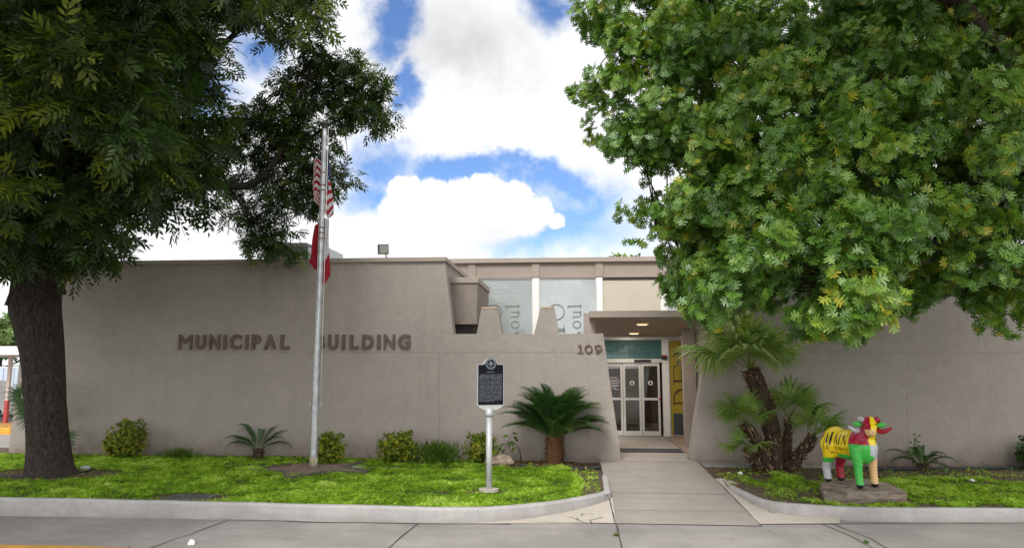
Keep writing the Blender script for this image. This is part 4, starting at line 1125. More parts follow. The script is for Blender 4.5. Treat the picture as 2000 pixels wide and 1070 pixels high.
for sl_ in (main_[:4], main_[4:7], main_[7:8], main_[8:]): decal(strokes(sl_), flank, (0, 1, 0), 'painted_letter', RC[5])
st_ = []
def SL(ch, x, y, h):
    w_ = h * .62; t = .007
    L_ = {'S': [([(x + w_, y + h * .85), (x + w_ * .5, y + h), (x, y + h * .78), (x + w_ * .5, y + h * .52), (x + w_, y + h * .25), (x + w_ * .5, y), (x, y + h * .15)], t)],
          'T': [([(x, y + h), (x + w_, y + h)], t), ([(x + w_ / 2, y + h), (x + w_ / 2, y)], t)],
          'R': [([(x, y), (x, y + h), (x + w_ * .8, y + h * .95), (x + w_ * .8, y + h * .6), (x, y + h * .5), (x + w_, y)], t)],
          'E': [([(x + w_, y + h), (x, y + h), (x, y), (x + w_, y)], t), ([(x, y + h * .5), (x + w_ * .7, y + h * .5)], t)]}
    return L_[ch]
for k, ch in enumerate('STREET'): st_ += SL(ch, -.165 + k * .052, .545, .052)
decal(strokes(st_), flank, (0, 1, 0), 'painted_lettering', RC[5]); st_ = []
st_ += [([(-.295, .60), (-.275, .615), (-.258, .595), (-.265, .565), (-.285, .56), (-.29, .585), (-.262, .545), (-.245, .52)], .007), ([(-.25, .515), (-.235, .50), (-.22, .525), (-.225, .50), (-.205, .515)], .006),
        ([(-.265, .49), (-.22, .502), (-.10, .512), (.02, .512), (.12, .514), (.14, .508), (.138, .49)], .006)]
decal(strokes(st_), flank, (0, 1, 0), 'painted_flourish', RC[5])
chest = lambda x, y: (.5, x, y)
cs_ = []
for k in range(8):
    z = .82 - k * .019; cs_ += [([(.05, z), (.075, z)], .005), ([(.052, z - .009), (.07, z - .004)], .005)]
decal(strokes(cs_), chest, (-1, 0, 0), 'painted_lettering', RC[5])
RAM.scale = (1.06, .985, .985)

# ================================================================== small things on the ground
def lump(name, p, r, mat, label, cat, seed, flat=.6):
    bm = bmesh.new(); bmesh.ops.create_icosphere(bm, subdivisions=3, radius=1)
    for v in bm.verts:
        k = 1 + .35 * mnoise.noise(v.co * 1.6 + Vector((seed, 0, 0))) + .12 * mnoise.noise(v.co * 5 + Vector((0, seed, 0)))
        v.co = Vector((v.co.x * r * k, v.co.y * r * .8 * k, max(-.3, v.co.z * flat * k) * r))
    me = bpy.data.meshes.new(name); bm.to_mesh(me); bm.free(); me.materials.append(mat)
    o = bpy.data.objects.new(name, me); COL.objects.link(o); o.location = p + Vector((0, 0, r * .2)); return tag(o, label, cat)
M['pinkrock'] = simple('pale_rock', (.36, .27, .21), .9, .3, 6, bmp=.5)
lump('rock', G(975, 905, .08), .27, M['pinkrock'], 'pinkish boulder beside the shrub behind the marker post', 'rock', 2.1, .55)
lump('stone', G(220, 957, .06), .055, M['ltgrey'], 'small grey stone lying in the grass near the left kerb', 'stone', 5.5)
lump('stone', G(168, 915, .09), .10, M['ltgrey'], 'grey stone at the right end of the tree ring edging', 'stone', 8.5, .4)
def crumple(p, r, label, seed):
    bm = bmesh.new(); bmesh.ops.create_icosphere(bm, subdivisions=2, radius=1); rd = random.Random(seed)
    for v in bm.verts:
        k = rd.uniform(.45, 1.2); v.co = Vector((v.co.x * r * k, v.co.y * r * k, max(-.1, v.co.z * k) * r * 1.0))
    me = bpy.data.meshes.new('paper_litter'); bm.to_mesh(me); bm.free(); me.materials.append(M['paper'])
    o = bpy.data.objects.new('paper_litter', me); COL.objects.link(o); o.location = p + Vector((0, 0, r * .12)); tag(o, label, 'litter')
crumple(G(373, 1062, -.12), .048, 'crumpled white paper lying on the street concrete', 1)
crumple(G(1446, 926, .05), .05, 'white paper scrap on the bare soil beside the walk', 2)
crumple(G(1899, 939, .06), .04, 'small white scrap in the grass right of the ram', 3)
# door mat band across the walk
q0, q1 = G(1214, 879, .1), G(1330, 879, .1)
mb = MB(); mb.box(.66, 2.56, q0.y - .42, q0.y + .30, .104, .118, bev=.005); tag(mb.build('door_mat', M['rubber'], None, origin=(1.6, q0.y, .104)), 'dark rubber mat laid across the walk before the doors', 'mat')
# cover plate in the lawn by the kerb
q = G(372, 972, .07)
mb = MB(); mb.box(q.x - .36, q.x + .36, q.y - .16, q.y + .28, .03, .085, bev=.01)
for k in range(6): mb.box(q.x - .33 + k * .12, q.x - .26 + k * .12, q.y - .12, q.y + .24, .0855, .091)
tag(mb.build('utility_cover', M['hvac'], None, origin=(q.x, q.y, .04)), 'dark utility cover set in the lawn against the left kerb', 'cover')
# black edging strips
def edging(pts, label):
    mb = MB(); pts = [Vector(p) for p in pts]; q = []
    for i in range(len(pts) - 1):
        for k in range(6): q.append(pts[i].lerp(pts[i + 1], k / 6))
    q.append(pts[-1])
    for _ in range(4): q = [q[0]] + [(q[i - 1] + q[i] + q[i + 1]) / 3 for i in range(1, len(q) - 1)] + [q[-1]]
    mb.tube(q, .032, 10); return tag(mb.build('bed_edging', M['rubber'], None, origin=tuple(q[0])), label, 'edging')
e = lambda x, y, z=.09: G(x, y, z)
edging([e(-60, 924), e(20, 931), e(90, 932), e(150, 926), e(188, 915)], 'black tube edging curving in front of the big tree trunk')
edging([e(-60, 920), e(0, 915), e(48, 909)], 'black tube edging behind the foot of the big tree')
edging([e(1010, 909, .07), e(1100, 914, .06), e(1178, 913, .05)], 'black tube edging before the big sago palm')
edging([e(1690, 914, .08), e(1735, 916, .07), e(1800, 915, .07), e(1920, 914, .07), e(2100, 912, .07)], 'black tube edging along the right wall bed')

# ================================================================== things beyond the left end
q = G(10, 832, -.03); T = thing('carport', 'flat white roofed carport on a pale post with red foot', 'carport', (q.x, q.y, -.03))
rz_ = P(10, 676, q.y - 1).z; rz2 = P(10, 693, q.y - 1).z; xr = P(40, 680, q.y - 1).x
mb = MB(); mb.box(q.x - 7, xr, q.y - 1.0, q.y + 6, rz2, rz_, bev=.02); mb.build('roof', M['white_paint'], T)
for dx, dy in ((0, 0), (-5.5, 0), (-5.5, 5), (0, 5)):
    mb = MB(); mb.box(q.x + dx - .05, q.x + dx + .05, q.y + dy - .05, q.y + dy + .05, .85, rz2 - .002); po = mb.build('post', M['pinkpaint'], T)
    mb = MB(); mb.box(q.x + dx - .06, q.x + dx + .06, q.y + dy - .06, q.y + dy + .06, -.02, .849, bev=.01); mb.build('post_foot', M['redpaint'], po)
q2 = G(10, 848, -.03); mb = MB(); mb.box(q.x - 9, P(21, 840, q2.y).x, q2.y, q2.y + .16, -.1, .16, 0, .02); mb.box(q.x - 9, P(21, 840, q2.y).x, q2.y + .165, q2.y + 1.9, -.1, .15, 1, .02)
structure(mb.build('kerb', [M['yellowpaint'], M['kerbbrown']]))['label'] = 'raised yellow painted kerb by the carport'
def wheel(T, c, r, w_):
    mb = MB(); prof = [(r * .62, -w_ / 2), (r * .95, -w_ / 2), (r, -w_ / 3), (r, w_ / 3), (r * .95, w_ / 2), (r * .62, w_ / 2)]; n = 24
    vs = [(c[0] + a * math.cos(2 * math.pi * j / n), c[1] + b, c[2] + a * math.sin(2 * math.pi * j / n)) for a, b in prof for j in range(n)]
    mb.add(vs, [(i * n + j, i * n + (j + 1) % n, (i + 1) * n + (j + 1) % n, (i + 1) * n + j) for i in range(5) for j in range(n)], 0, True); wh = mb.build('wheel', M['rubber'], T)
    mb = MB(); mb.tube([(c[0], c[1] - w_ * .4, c[2]), (c[0], c[1] + w_ * .4, c[2])], r * .61, 20); mb.build('rim', M['ltgrey'], wh)
ty = 36.0; t0, t1 = P(37, 720, ty).x, P(37, 720, ty).x - 9
T = thing('box_trailer', 'pale blue grey box trailer parked beyond the carport', 'trailer', ((t0 + t1) / 2, ty, -.1))
mb = MB(); mb.box(t1, t0, ty, ty + 2.5, P(10, 763, ty).z, P(10, 716, ty).z, bev=.05)
for k in range(15): mb.box(t1 + .3 + k * .6, t1 + .36 + k * .6, ty - .03, ty - .002, P(10, 760, ty).z, P(10, 718, ty).z)
mb.build('body', simple('trailer_skin', (.40, .46, .53), .5, .06, 2), T)
mb = MB(); mb.box(t1, t0, ty - .02, ty + 2.5, P(10, 767, ty).z, P(10, 763, ty).z - .002); mb.build('chassis', M['white_paint'], T)
for dx in (1.2, 2.3):
    for dy in (.2, 2.3): wheel(T, (t0 - dx, ty + dy, .4), .5, .28)
cy_ = 27.5; cx_ = P(22, 800, cy_).x
T = thing('parked_car', 'white car parked under the carport, mostly hidden', 'car', (cx_ - 2.1, cy_ + .85, -.1))
prof = [(0, .35), (.02, .75), (-.15, .95), (-1.2, 1.05), (-1.75, 1.48), (-3.2, 1.5), (-3.9, 1.05), (-4.3, .95), (-4.4, .4)]
mb = MB(); mb.prism([(cx_ + x, cy_, z - .1) for x, z in prof], (0, 1.7, 0)); bo_ = mb.build('body', M['white_paint'], T)
mb = MB(); mb.prism([(cx_ + x, cy_ - .012, z - .1) for x, z in [(-1.35, 1.06), (-1.8, 1.42), (-3.15, 1.43), (-3.7, 1.06)]], (0, 1.724, 0)); mb.build('window', M['film_dark'], bo_)
for dx in (-.85, -3.5):
    for dy in (.05, 1.65): wheel(T, (cx_ + dx, cy_ + dy, .22), .33, .2)
# ================================================================== leaves
def tri(*a): return np.array(a)
# lobed oak leaf, length 1 along x
def oak_leaf():
    v = [(0, .02, 0), (0, -.02, 0), (1, 0, -.06), (.32, .07, .0), (.32, -.07, .0), (.62, .075, .02), (.62, -.075, .02), (.82, .06, 0), (.82, -.06, 0)]
    f = [(0, 1, 4), (0, 4, 3), (3, 4, 6), (3, 6, 5), (5, 6, 8), (5, 8, 7), (7, 8, 2)]
    for x, y0, xt, yt, w in ((.30, .05, .40, .30, .09), (.53, .06, .72, .46, .10), (.74, .05, .94, .30, .08)):
        for s in (1, -1):
            k = len(v); v += [(x - w, s * y0 * .6, 0), (x + w * 1.1, s * y0 * .6, .0), ((x + xt) / 2 - w * .9, s * (y0 + yt) / 2 * 1.05, .035), ((x + xt) / 2 + w * .75, s * (y0 + yt) / 2 * .95, .035), (xt, s * yt, .015), (xt - w * 1.1, s * yt * .98, .02)]
            f += [(k, k + 1, k + 3), (k, k + 3, k + 2), (k + 2, k + 3, k + 4), (k + 2, k + 4, k + 5)]
    return np.array(v), np.array(f)
OAK = oak_leaf()
LANCE = (np.array([(0, 0, 0), (.35, .15, .02), (.35, -.15, .02), (.7, .115, -.01), (.7, -.115, -.01), (1, 0, -.10)]), np.array([(0, 2, 1), (1, 2, 4), (1, 4, 3), (3, 4, 5)]))
OVAL = (np.array([(0, 0, 0), (.35, .24, .04), (.35, -.24, .04), (.75, .20, .02), (.75, -.20, .02), (1, 0, -.05)]), np.array([(0, 2, 1), (1, 2, 4), (1, 4, 3), (3, 4, 5)]))
def tmul(parts_):
    V = []; F = []; o = 0
    for v, f in parts_: V.append(v); F.append(f + o); o += len(v)
    return np.concatenate(V), np.concatenate(F)
def pinnate(n=11, leaflet=.34, droop=.18, seed=0):
    """a pecan leaf: leaflets in pairs on a bent stalk, length 1"""
    out_ = []; r_ = np.random.default_rng(40 + seed)
    for i in range(n):
        t = .22 + .78 * (i // 2) / (n // 2) if i < n - 1 else 1.0
        s = 0 if i == n - 1 else (1 if i % 2 else -1)
        ang = s * R(56 - 20 * t + r_.uniform(-16, 16)); L = leaflet * r_.uniform(.75, 1.15) * (.75 + .45 * math.sin(math.pi * min(1, t * .9)))
        c, q = math.cos(ang), math.sin(ang); v = LANCE[0] * L
        w = np.stack([v[:, 0] * c - v[:, 1] * q, v[:, 0] * q + v[:, 1] * c, v[:, 2] - .12 * v[:, 0] * abs(s)], 1)
        w += np.array([t + r_.uniform(-.04, .04), 0, -droop * t * t]); out_.append((w, LANCE[1]))
    st_ = np.array([(0, .008, 0), (0, -.008, 0), (.5, .006, -droop * .25), (.5, -.006, -droop * .25), (1, 0, -droop)])
    out_.append((st_, np.array([(0, 1, 3), (0, 3, 2), (2, 3, 4)]))); return tmul(out_)
PINS = [pinnate(9, .42, .30, s_) for s_ in range(4)]

def crown_clumps(poly, holes, n, depth, seed, rad, trim=.55):
    """clump centres filling an outline; depth(px, py, edge) -> (near, far)"""
    r_ = np.random.default_rng(seed); poly = np.array(poly, float); lo, hi = poly.min(0), poly.max(0); C = []; Rr = []
    while len(C) < n:
        x = r_.uniform(lo[0], hi[0], 600); y = r_.uniform(lo[1], hi[1], 600)
        ok = in_poly(x, y, poly)
        for hx, hy, rx, ry in holes: ok &= ((x - hx) / rx) ** 2 + ((y - hy) / ry) ** 2 > 1
        x, y = x[ok], y[ok]
        if not len(x): continue
        e = edge_dist(x, y, poly)
        for a, b, d in zip(x, y, e):
            near, far = depth(a, b, d); Y = r_.uniform(near, far); rr = r_.uniform(*rad)
            px_r = rr * FPX / Y
            if d < px_r * trim: continue
            C.append(P(a, b, Y)); Rr.append(rr)
            if len(C) >= n: break
    return np.array([tuple(c) for c in C]), np.array(Rr)
def hub_tubes(mb, limbs):
    pts = []
    for path, r0, r1 in limbs:
        path = [Vector(p) for p in path]; q = []
        for i in range(len(path) - 1):
            a = path[max(i - 1, 0)]; b = path[i]; c = path[i + 1]; d = path[min(i + 2, len(path) - 1)]
            for k in range(6):
                t = k / 6; q.append(.5 * ((2 * b) + (c - a) * t + (2 * a - 5 * b + 4 * c - d) * t * t + (3 * b - a - 3 * c + d) * t ** 3))
        q.append(path[-1]); n = len(q)
        rad = [r0 + (r1 - r0) * (i / (n - 1)) ** .8 for i in range(n)]
        mb.tube(q, rad, 14, jig=lambda i, j: 1 + .06 * math.sin(j * 2.4 + i) + .05 * math.sin(i * 1.3))
        pts += [(p, r) for p, r in zip(q, rad)][2:]
    return pts
def twigs(C, hubs, r_, frac=1.0, thick=.016):
    """thin bent branches from the limbs to the clumps"""
    mb = MB(); H_ = np.array([tuple(p) for p, _ in hubs])
    for c in C:
        if r_.random() > frac: continue
        d = np.linalg.norm(H_ - c, axis=1); i = int(np.argmin(d + r_.uniform(0, .6, len(d))))
        a = Vector(H_[i]); b = Vector(c); m_ = a.lerp(b, .5) + Vector(r_.normal(size=3) * .06 * (b - a).length) + Vector((0, 0, .08 * (b - a).length))
        L = (b - a).length
        if L > 1.7: continue
        t = min(hubs[i][1] * .6, thick * (.6 + .35 * L))
        mb.tube([a, a.lerp(m_, .5) + Vector((0, 0, .03 * L)), m_, m_.lerp(b, .5), b], [t, t * .85, t * .65, t * .45, t * .2], 6, caps=False)
    return mb

# ------------------------------------------------------------------ the oak on the right
oak_poly = [(1110, -110), (1050, -60), (1064, 4), (1092, 26), (1132, 44), (1148, 66), (1122, 96), (1150, 110), (1148, 140), (1103, 158), (1112, 188), (1142, 216), (1176, 226), (1140, 240), (1152, 272), (1192, 304), (1238, 322), (1262, 350), (1262, 384), (1198, 366), (1208, 432), (1250, 468), (1288, 474), (1292, 510), (1300, 545), (1298, 565), (1322, 600), (1360, 618), (1402, 628), (1434, 606), (1500, 596), (1528, 604), (1560, 645), (1640, 668), (1700, 648), (1742, 622), (1800, 606), (1880, 578), (1892, 556), (1908, 572), (1884, 622), (1950, 648), (2004, 622), (2100, 640), (2200, 600), (2200, -110)]
oak_holes = [(1582, 452, 26, 42), (1488, 492, 22, 9), (1768, 490, 16, 9), (1600, 405, 10, 10), (1920, 352, 9, 8), (1846, 372, 26, 10), (1745, 398, 10, 22)]
def oak_depth(x, y, e):
    k = min(1, e / 230); near = 12.2 - 4.0 * math.sqrt(k)
    near += 1.6 * min(1.3, max(0, (430 - y) / 430))
    if y > 330 and 1380 < x < 1930: near = min(near, 8.0 + .9 * max(0, (430 - y) / 100) + .8 * abs(x - 1660) / 270)
    far = 12.9 - (0.0 if x > 1500 else .7)
    if y > 470: far = min(far, 12.6)
    return near, max(near + .4, far)
oT = Vector((P(2120, 500, 11.6).x, 11.6, .0))
OAKT = thing('oak_tree', 'big oak with deeply lobed leaves overhanging the right wall, its trunk out of sight', 'tree', tuple(oT))
mb = MB(); o0 = oT + Vector((0, 0, -.1)); of = oT + Vector((-.1, .1, 3.0))
limbs_o = [([o0, oT + Vector((0, 0, 1.2)), of, oT + Vector((-.2, .2, 5.4)), oT + Vector((-.4, .2, 8.2)), oT + Vector((-.5, .2, 10.5))], .42, .06),
           ([of + Vector((0, 0, .2)), P(1960, 330, 11.8), P(1800, 358, 11.9), P(1700, 400, 12.0), P(1640, 440, 12.1), P(1560, 500, 12.0)], .19, .03),
           ([of + Vector((0, 0, .9)), P(1940, 200, 11.5), P(1760, 150, 11.2), P(1560, 120, 11.4), P(1380, 100, 11.8), P(1210, 90, 12.2)], .20, .03),
           ([P(1760, 150, 11.2), P(1640, 240, 10.8), P(1500, 310, 11.0), P(1370, 400, 11.4), P(1280, 440, 11.8)], .10, .025),
           ([of + Vector((0, 0, 1.5)), P(1900, 40, 10.6), P(1700, -60, 10.4), P(1450, -120, 11.0), P(1200, -150, 11.6)], .18, .03),
           ([of, P(2020, 330, 10.6), P(1900, 420, 9.8), P(1760, 520, 9.6), P(1640, 580, 9.6)], .13, .025),
           ([of + Vector((0, 0, 1.8)), P(2000, 60, 11.4), P(1820, 120, 11.0), P(1640, 220, 10.6), P(1480, 330, 10.4)], .14, .025),
           ([of, oT + Vector((1.2, -.4, 4.4)), oT + Vector((2.4, -.6, 5.6)), oT + Vector((3.4, -.8, 6.4))], .18, .04),
           ([P(1800, 358, 11.9), P(1720, 350, 12.2), P(1640, 400, 12.4)], .08, .03)]
hubs_o = hub_tubes(mb, limbs_o); mb.build('trunk', M['twig'], OAKT, fix=False)
ro = np.random.default_rng(11)
CO, RO = crown_clumps(oak_poly, oak_holes, 880, oak_depth, 21, (.24, .48), .42)
def added_clumps(n, x, y, z, seed, rad):
    r_ = np.random.default_rng(seed); return np.stack([r_.uniform(*x, n), r_.uniform(*y, n), r_.uniform(*z, n)], 1), r_.uniform(*rad, n)
CO2, RO2 = added_clumps(150, (.6, 10), (6.4, 9.8), (7.6, 9.8), 22, (.35, .55))  # unseen clumps above the view, added to darken the upper crown
CO3, RO3 = added_clumps(120, (1.5, 10), (9.6, 12.5), (8.6, 10.5), 23, (.35, .55))
CO4, RO4 = added_clumps(150, (.5, 10), (4.0, 6.5), (7.4, 9.5), 24, (.35, .55))  # added nearer the camera to keep bright sky off the upper leaves
CO, RO = np.concatenate([CO, CO2, CO3, CO4]), np.concatenate([RO, RO2, RO3, RO4])
twigs(CO, hubs_o, ro, .8, .014).build('branches', M['twig'], OAKT, fix=False)
def rosettes(C, Rd, per, r_, tmpl, size, axis_down, leaves, tlo, thi, flat=.75, curl=.45):
    n = len(C) * per; ci = np.repeat(np.arange(len(C)), per)
    d = unit(r_.normal(size=(n, 3)) * np.array([1, 1, flat])); rad = Rd[ci] * r_.uniform(.35, 1.08, n) ** .6
    pos = C[ci] + d * rad[:, None] * np.array([1, 1, flat])
    ax = unit(d + np.array([0, -.15, axis_down]) + .35 * r_.normal(size=(n, 3)))
    e1 = unit(np.cross(ax, r_.normal(size=(n, 3)))); e2 = np.cross(ax, e1)
    k = np.repeat(np.arange(n), leaves); a = (np.tile(np.arange(leaves), n) * 2 * math.pi / leaves + r_.uniform(-.4, .4, n * leaves))
    radial = e1[k] * np.cos(a)[:, None] + e2[k] * np.sin(a)[:, None]
    T_ = unit(radial + ax[k] * r_.uniform(.1, .9, (n * leaves, 1)) + np.array([0, 0, -curl]) * r_.uniform(.3, 1.3, (n * leaves, 1)))
    N_ = unit(ax[k] + .35 * r_.normal(size=(n * leaves, 3)) + np.array([0, 0, .35]))
    S_ = size * r_.uniform(.65, 1.2, n * leaves)
    base = r_.uniform(tlo, thi, len(C))[ci][k]; ti = np.clip(base + r_.normal(0, .13, n * leaves) + (r_.random(n * leaves) < .05) * r_.uniform(.25, .55, n * leaves), 0, 1)
    return stamp(tmpl[0], tmpl[1], pos[k], T_, N_, S_, ti)
V, F, t = rosettes(CO, RO, 20, ro, OAK, .150, .15, 6, .22, .76)
np_mesh('crown', V, F, M['oak'], t, OAKT)

# ------------------------------------------------------------------ the pecan on the left
tb = G(100, 926, .09); TY = tb.y
PEC = thing('pecan_tree', 'large dark pecan tree with thick furrowed trunk at the left of the lawn', 'tree', (tb.x, TY, .09))
prof = [(940, 38, 172), (926, 48, 158), (912, 50, 148), (885, 50.5, 141), (840, 49.5, 135), (780, 47, 131), (720, 43, 129), (690, 39, 127.5), (665, 33, 126.5), (640, 27, 125), (612, 19, 122), (590, 18, 121), (565, 22, 122), (535, 26, 126), (505, 26, 132)]
mb = MB(); nseg = 72; prs = []
for (ya, la, ra), (yb_, lb, rb_) in zip(prof[:-1], prof[1:]):
    for k in range(6):
        t = k / 6; prs.append((ya + (yb_ - ya) * t, la + (lb - la) * t, ra + (rb_ - ra) * t))
prs.append(prof[-1]); vs = []
for i, (y, l, r) in enumerate(prs):
    a = P(l, y, TY); b = P(r, y, TY); c = (a + b) / 2; rad = (b.x - a.x) / 2 * .80
    for j in range(nseg):
        th_ = 2 * math.pi * j / nseg
        fl = 1 + .022 * math.sin(9 * th_ + 2 * mnoise.noise((c.z * .8, th_, 0))) + .05 * mnoise.noise((3 * math.cos(th_), 3 * math.sin(th_), c.z * .55)) + .02 * mnoise.noise((9 * math.cos(th_), 9 * math.sin(th_), c.z * 1.6))
        if y > 880: fl += .10 * (y - 880) / 60 * math.sin(5 * th_ + 1)
        vs.append((c.x + rad * fl * math.cos(th_), TY + rad * fl * math.sin(th_), c.z))
nr = len(prs)
mb.add(vs, [(i * nseg + j, i * nseg + (j + 1) % nseg, (i + 1) * nseg + (j + 1) % nseg, (i + 1) * nseg + j) for i in range(nr - 1) for j in range(nseg)] + [tuple(range((nr - 1) * nseg, nr * nseg))], 0, True)
fk = P(80, 515, TY)
fl_ = P(58, 540, TY); fr_ = P(98, 530, TY)
limbs_p = [([P(52, 600, TY), fl_, P(10, 470, TY - .3), P(-90, 360, TY - .8), P(-220, 230, TY - 1.2), P(-330, 80, TY - 1.2)], .36, .07),
           ([P(88, 570, TY), fr_, P(130, 440, TY + .1), P(190, 300, TY + .1), P(230, 120, TY), P(260, -120, TY), P(280, -380, TY)], .34, .06),
           ([P(140, 440, TY + .1), P(220, 395, TY + .35), P(330, 353, TY + 1.01), P(385, 357, TY + 1.28), P(440, 362, TY + 1.49), P(485, 362, TY + 1.62), P(515, 342, TY + 1.76), P(545, 302, TY + 1.82), P(560, 262, TY + 1.89), P(572, 220, TY + 1.89), P(600, 160, TY + 1.89)], .15, .035),
           ([P(545, 302, TY + 1.82), P(590, 280, TY + 2.03), P(650, 240, TY + 2.16), P(720, 215, TY + 2.16)], .05, .018),
           ([P(440, 362, TY + 1.49), P(480, 410, TY + 1.89), P(520, 460, TY + 2.03)], .04, .015),
           ([P(572, 220, TY + 1.89), P(540, 180, TY + 1.62), P(500, 220, TY + 1.0)], .03, .012),
           ([P(190, 300, TY + .1), P(300, 220, TY + .5), P(400, 120, TY + .9), P(520, 20, TY + 1.62), P(620, -10, TY + 1.76)], .11, .025),
           ([P(230, 120, TY), P(360, 20, TY - .2), P(450, -100, TY - .2), P(520, -220, TY)], .12, .03),
           ([P(130, 440, TY + .1), P(140, 330, TY - 1.2), P(180, 220, TY - 2.4), P(240, 150, TY - 3.4)], .15, .03),
           ([fl_, P(40, 420, TY - 1.4), P(60, 300, TY - 2.8), P(90, 220, TY - 3.8)], .15, .03),
           ([P(-90, 360, TY - .8), P(-60, 260, TY - 2.4), P(0, 120, TY - 3.4)], .12, .03),
           ([P(140, 330, TY - 1.2), P(200, 420, TY - 1.8), P(220, 470, TY - 2.1)], .05, .015)]
hubs_p = hub_tubes(mb, limbs_p); mb.build('trunk', M['bark'], PEC, fix=False)
rp = np.random.default_rng(5)
pA = [(-190, -130), (400, -130), (445, -100), (448, 20), (432, 80), (424, 132), (440, 180), (474, 200), (448, 250), (430, 330), (424, 400), (400, 424), (330, 436), (262, 440), (250, 490), (232, 528), (170, 540), (110, 534), (40, 536), (-60, 560), (-190, 550)]
hA = [(466, 112, 46, 48), (60, 44, 22, 22), (50, 140, 28, 26), (312, 118, 16, 18), (376, 192, 30, 14), (330, 300, 12, 9), (255, 300, 16, 7), (44, 352, 10, 8), (150, 430, 8, 8), (20, 290, 12, 6), (290, 478, 30, 30), (368, 400, 16, 10), (110, 60, 8, 14)]
def dA(x, y, e):
    k = min(1, e / 200); near = TY - 4.4 * math.sqrt(k) * (1 if x < 300 else max(.15, 1 - (x - 300) / 160))
    if y > 450: near = max(near, TY - 2.6)
    return near, TY + 1.0
pB = [(425, -100), (560, -110), (640, -60), (676, 12), (644, 52), (612, 58), (580, 34), (560, 44), (566, 88), (540, 112), (508, 76), (470, 60), (430, 80)]
pC = [(432, 210), (470, 206), (505, 180), (530, 160), (520, 130), (556, 104), (600, 84), (640, 92), (690, 90), (718, 134), (768, 150), (766, 200), (780, 244), (742, 266), (704, 268), (690, 276), (660, 272), (664, 300), (700, 322), (698, 360), (682, 392), (650, 378), (640, 410), (600, 436), (572, 474), (592, 476), (610, 496), (560, 508), (520, 506), (486, 486), (450, 506), (432, 488), (446, 450), (425, 430), (424, 330)]
hC = [(624, 218, 24, 9), (545, 212, 10, 12), (562, 358, 16, 10), (508, 392, 26, 9), (474, 452, 22, 26), (532, 440, 18, 14), (650, 232, 14, 12), (528, 290, 8, 16), (590, 255, 10, 12), (468, 230, 9, 9), (700, 236, 16, 8), (410, 300, 10, 8), (520, 330, 9, 6)]
def dC(x, y, e): return TY + 1.75, TY + 2.5
CA, RA = crown_clumps(pA, hA, 820, dA, 31, (.24, .46))
CA2, RA2 = added_clumps(330, (-13.5, -3.8), (4.2, 10.5), (7.4, 9.8), 35, (.3, .5))  # layer above the view, added to shade crown, left wall and street
CA3, RA3 = added_clumps(150, (-13, -5.0), (10.5, 15.0), (8.8, 11), 36, (.3, .5))
CA4, RA4 = added_clumps(260, (-13.5, -6.5), (3.2, 7.2), (3.6, 7.6), 37, (.35, .55))  # unseen boughs left of the view, added to block sky from wall and road
CA, RA = np.concatenate([CA, CA2, CA3, CA4]), np.concatenate([RA, RA2, RA3, RA4])
CB, RB = crown_clumps(pB, [(520, 58, 26, 12), (600, 10, 8, 6)], 90, lambda x, y, e: (TY + 1.0, TY + 2.0), 32, (.20, .34))
CC, RC_ = crown_clumps(pC, hC, 330, dC, 33, (.16, .30))
Cp = np.concatenate([CA, CB, CC]); Rp = np.concatenate([RA, RB, RC_])
twigs(Cp, hubs_p, rp, .9, .012).build('branches', M['twig'], PEC, fix=False)
parts_ = []
for C_, R__, per, sz in ((CA, RA, 21, .32), (CB, RB, 16, .26), (CC, RC_, 15, .24)):
    n = len(C_) * per; ci = np.repeat(np.arange(len(C_)), per)
    d = unit(rp.normal(size=(n, 3))); pos = C_[ci] + d * (R__[ci] * rp.uniform(.1, .95, n))[:, None] * np.array([1, 1, .8])
    T_ = unit(d * np.array([1, 1, .5]) + np.array([0, -.1, -.28]) + .3 * rp.normal(size=(n, 3))); N_ = unit(np.array([0, 0, 1.0]) + .5 * rp.normal(size=(n, 3)))
    base = rp.uniform(.2, .75, len(C_))
    yellowish = np.clip((TY - 2.3 - C_[:, 1]) / 1.5, 0, 1) * .14 * (rp.random(len(C_)) < .5) * (C_[:, 1] > 8.2)  # half of the nearer clumps get a higher, yellower tint
    ti = np.clip((base + yellowish)[ci] + rp.normal(0, .14, n), 0, 1); S_ = sz * rp.uniform(.7, 1.2, n); w_ = rp.integers(0, 4, n)
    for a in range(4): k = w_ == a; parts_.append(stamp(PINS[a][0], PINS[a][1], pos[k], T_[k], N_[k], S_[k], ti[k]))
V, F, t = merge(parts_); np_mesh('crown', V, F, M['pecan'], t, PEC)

# ------------------------------------------------------------------ trees far off
def far_tree(label, base, top, crown_r, n, seed, sparse=1.0, leaf=.14):
    r_ = np.random.default_rng(seed); b = Vector(base); h = top - b.z
    Tt = thing('background_tree', label, 'tree', tuple(b)); mb = MB()
    limbs = [([b, b + Vector((.1, 0, h * .35)), b + Vector((0, .1, h * .6)), b + Vector((.1, 0, h * .72))], .05 * h ** .8, .02)]
    for k in range(7):
        a = k * 2.4; z = h * (.30 + .05 * k); limbs.append(([b + Vector((0, 0, z)), b + Vector((math.cos(a) * crown_r * .5, math.sin(a) * crown_r * .5, z + h * .12)), b + Vector((math.cos(a) * crown_r * .85, math.sin(a) * crown_r * .85, z + h * .22))], .02 * h ** .8, .012))
    hb = hub_tubes(mb, limbs); mb.build('trunk', M['twig'], Tt, fix=False)
    C_ = np.array([tuple(b + Vector((0, 0, h * .72)))] * n) + unit(r_.normal(size=(n, 3))) * (r_.uniform(.1, 1, (n, 1)) ** .45) * np.array([crown_r, crown_r, h * .30])
    R__ = r_.uniform(.25, .5, n) * crown_r / 2.2
    V, F, t = rosettes(C_, R__, int(14 * sparse), r_, OVAL, leaf, .2, 5, .2, .8); np_mesh('crown', V, F, M['fartree'], t, Tt); return Tt
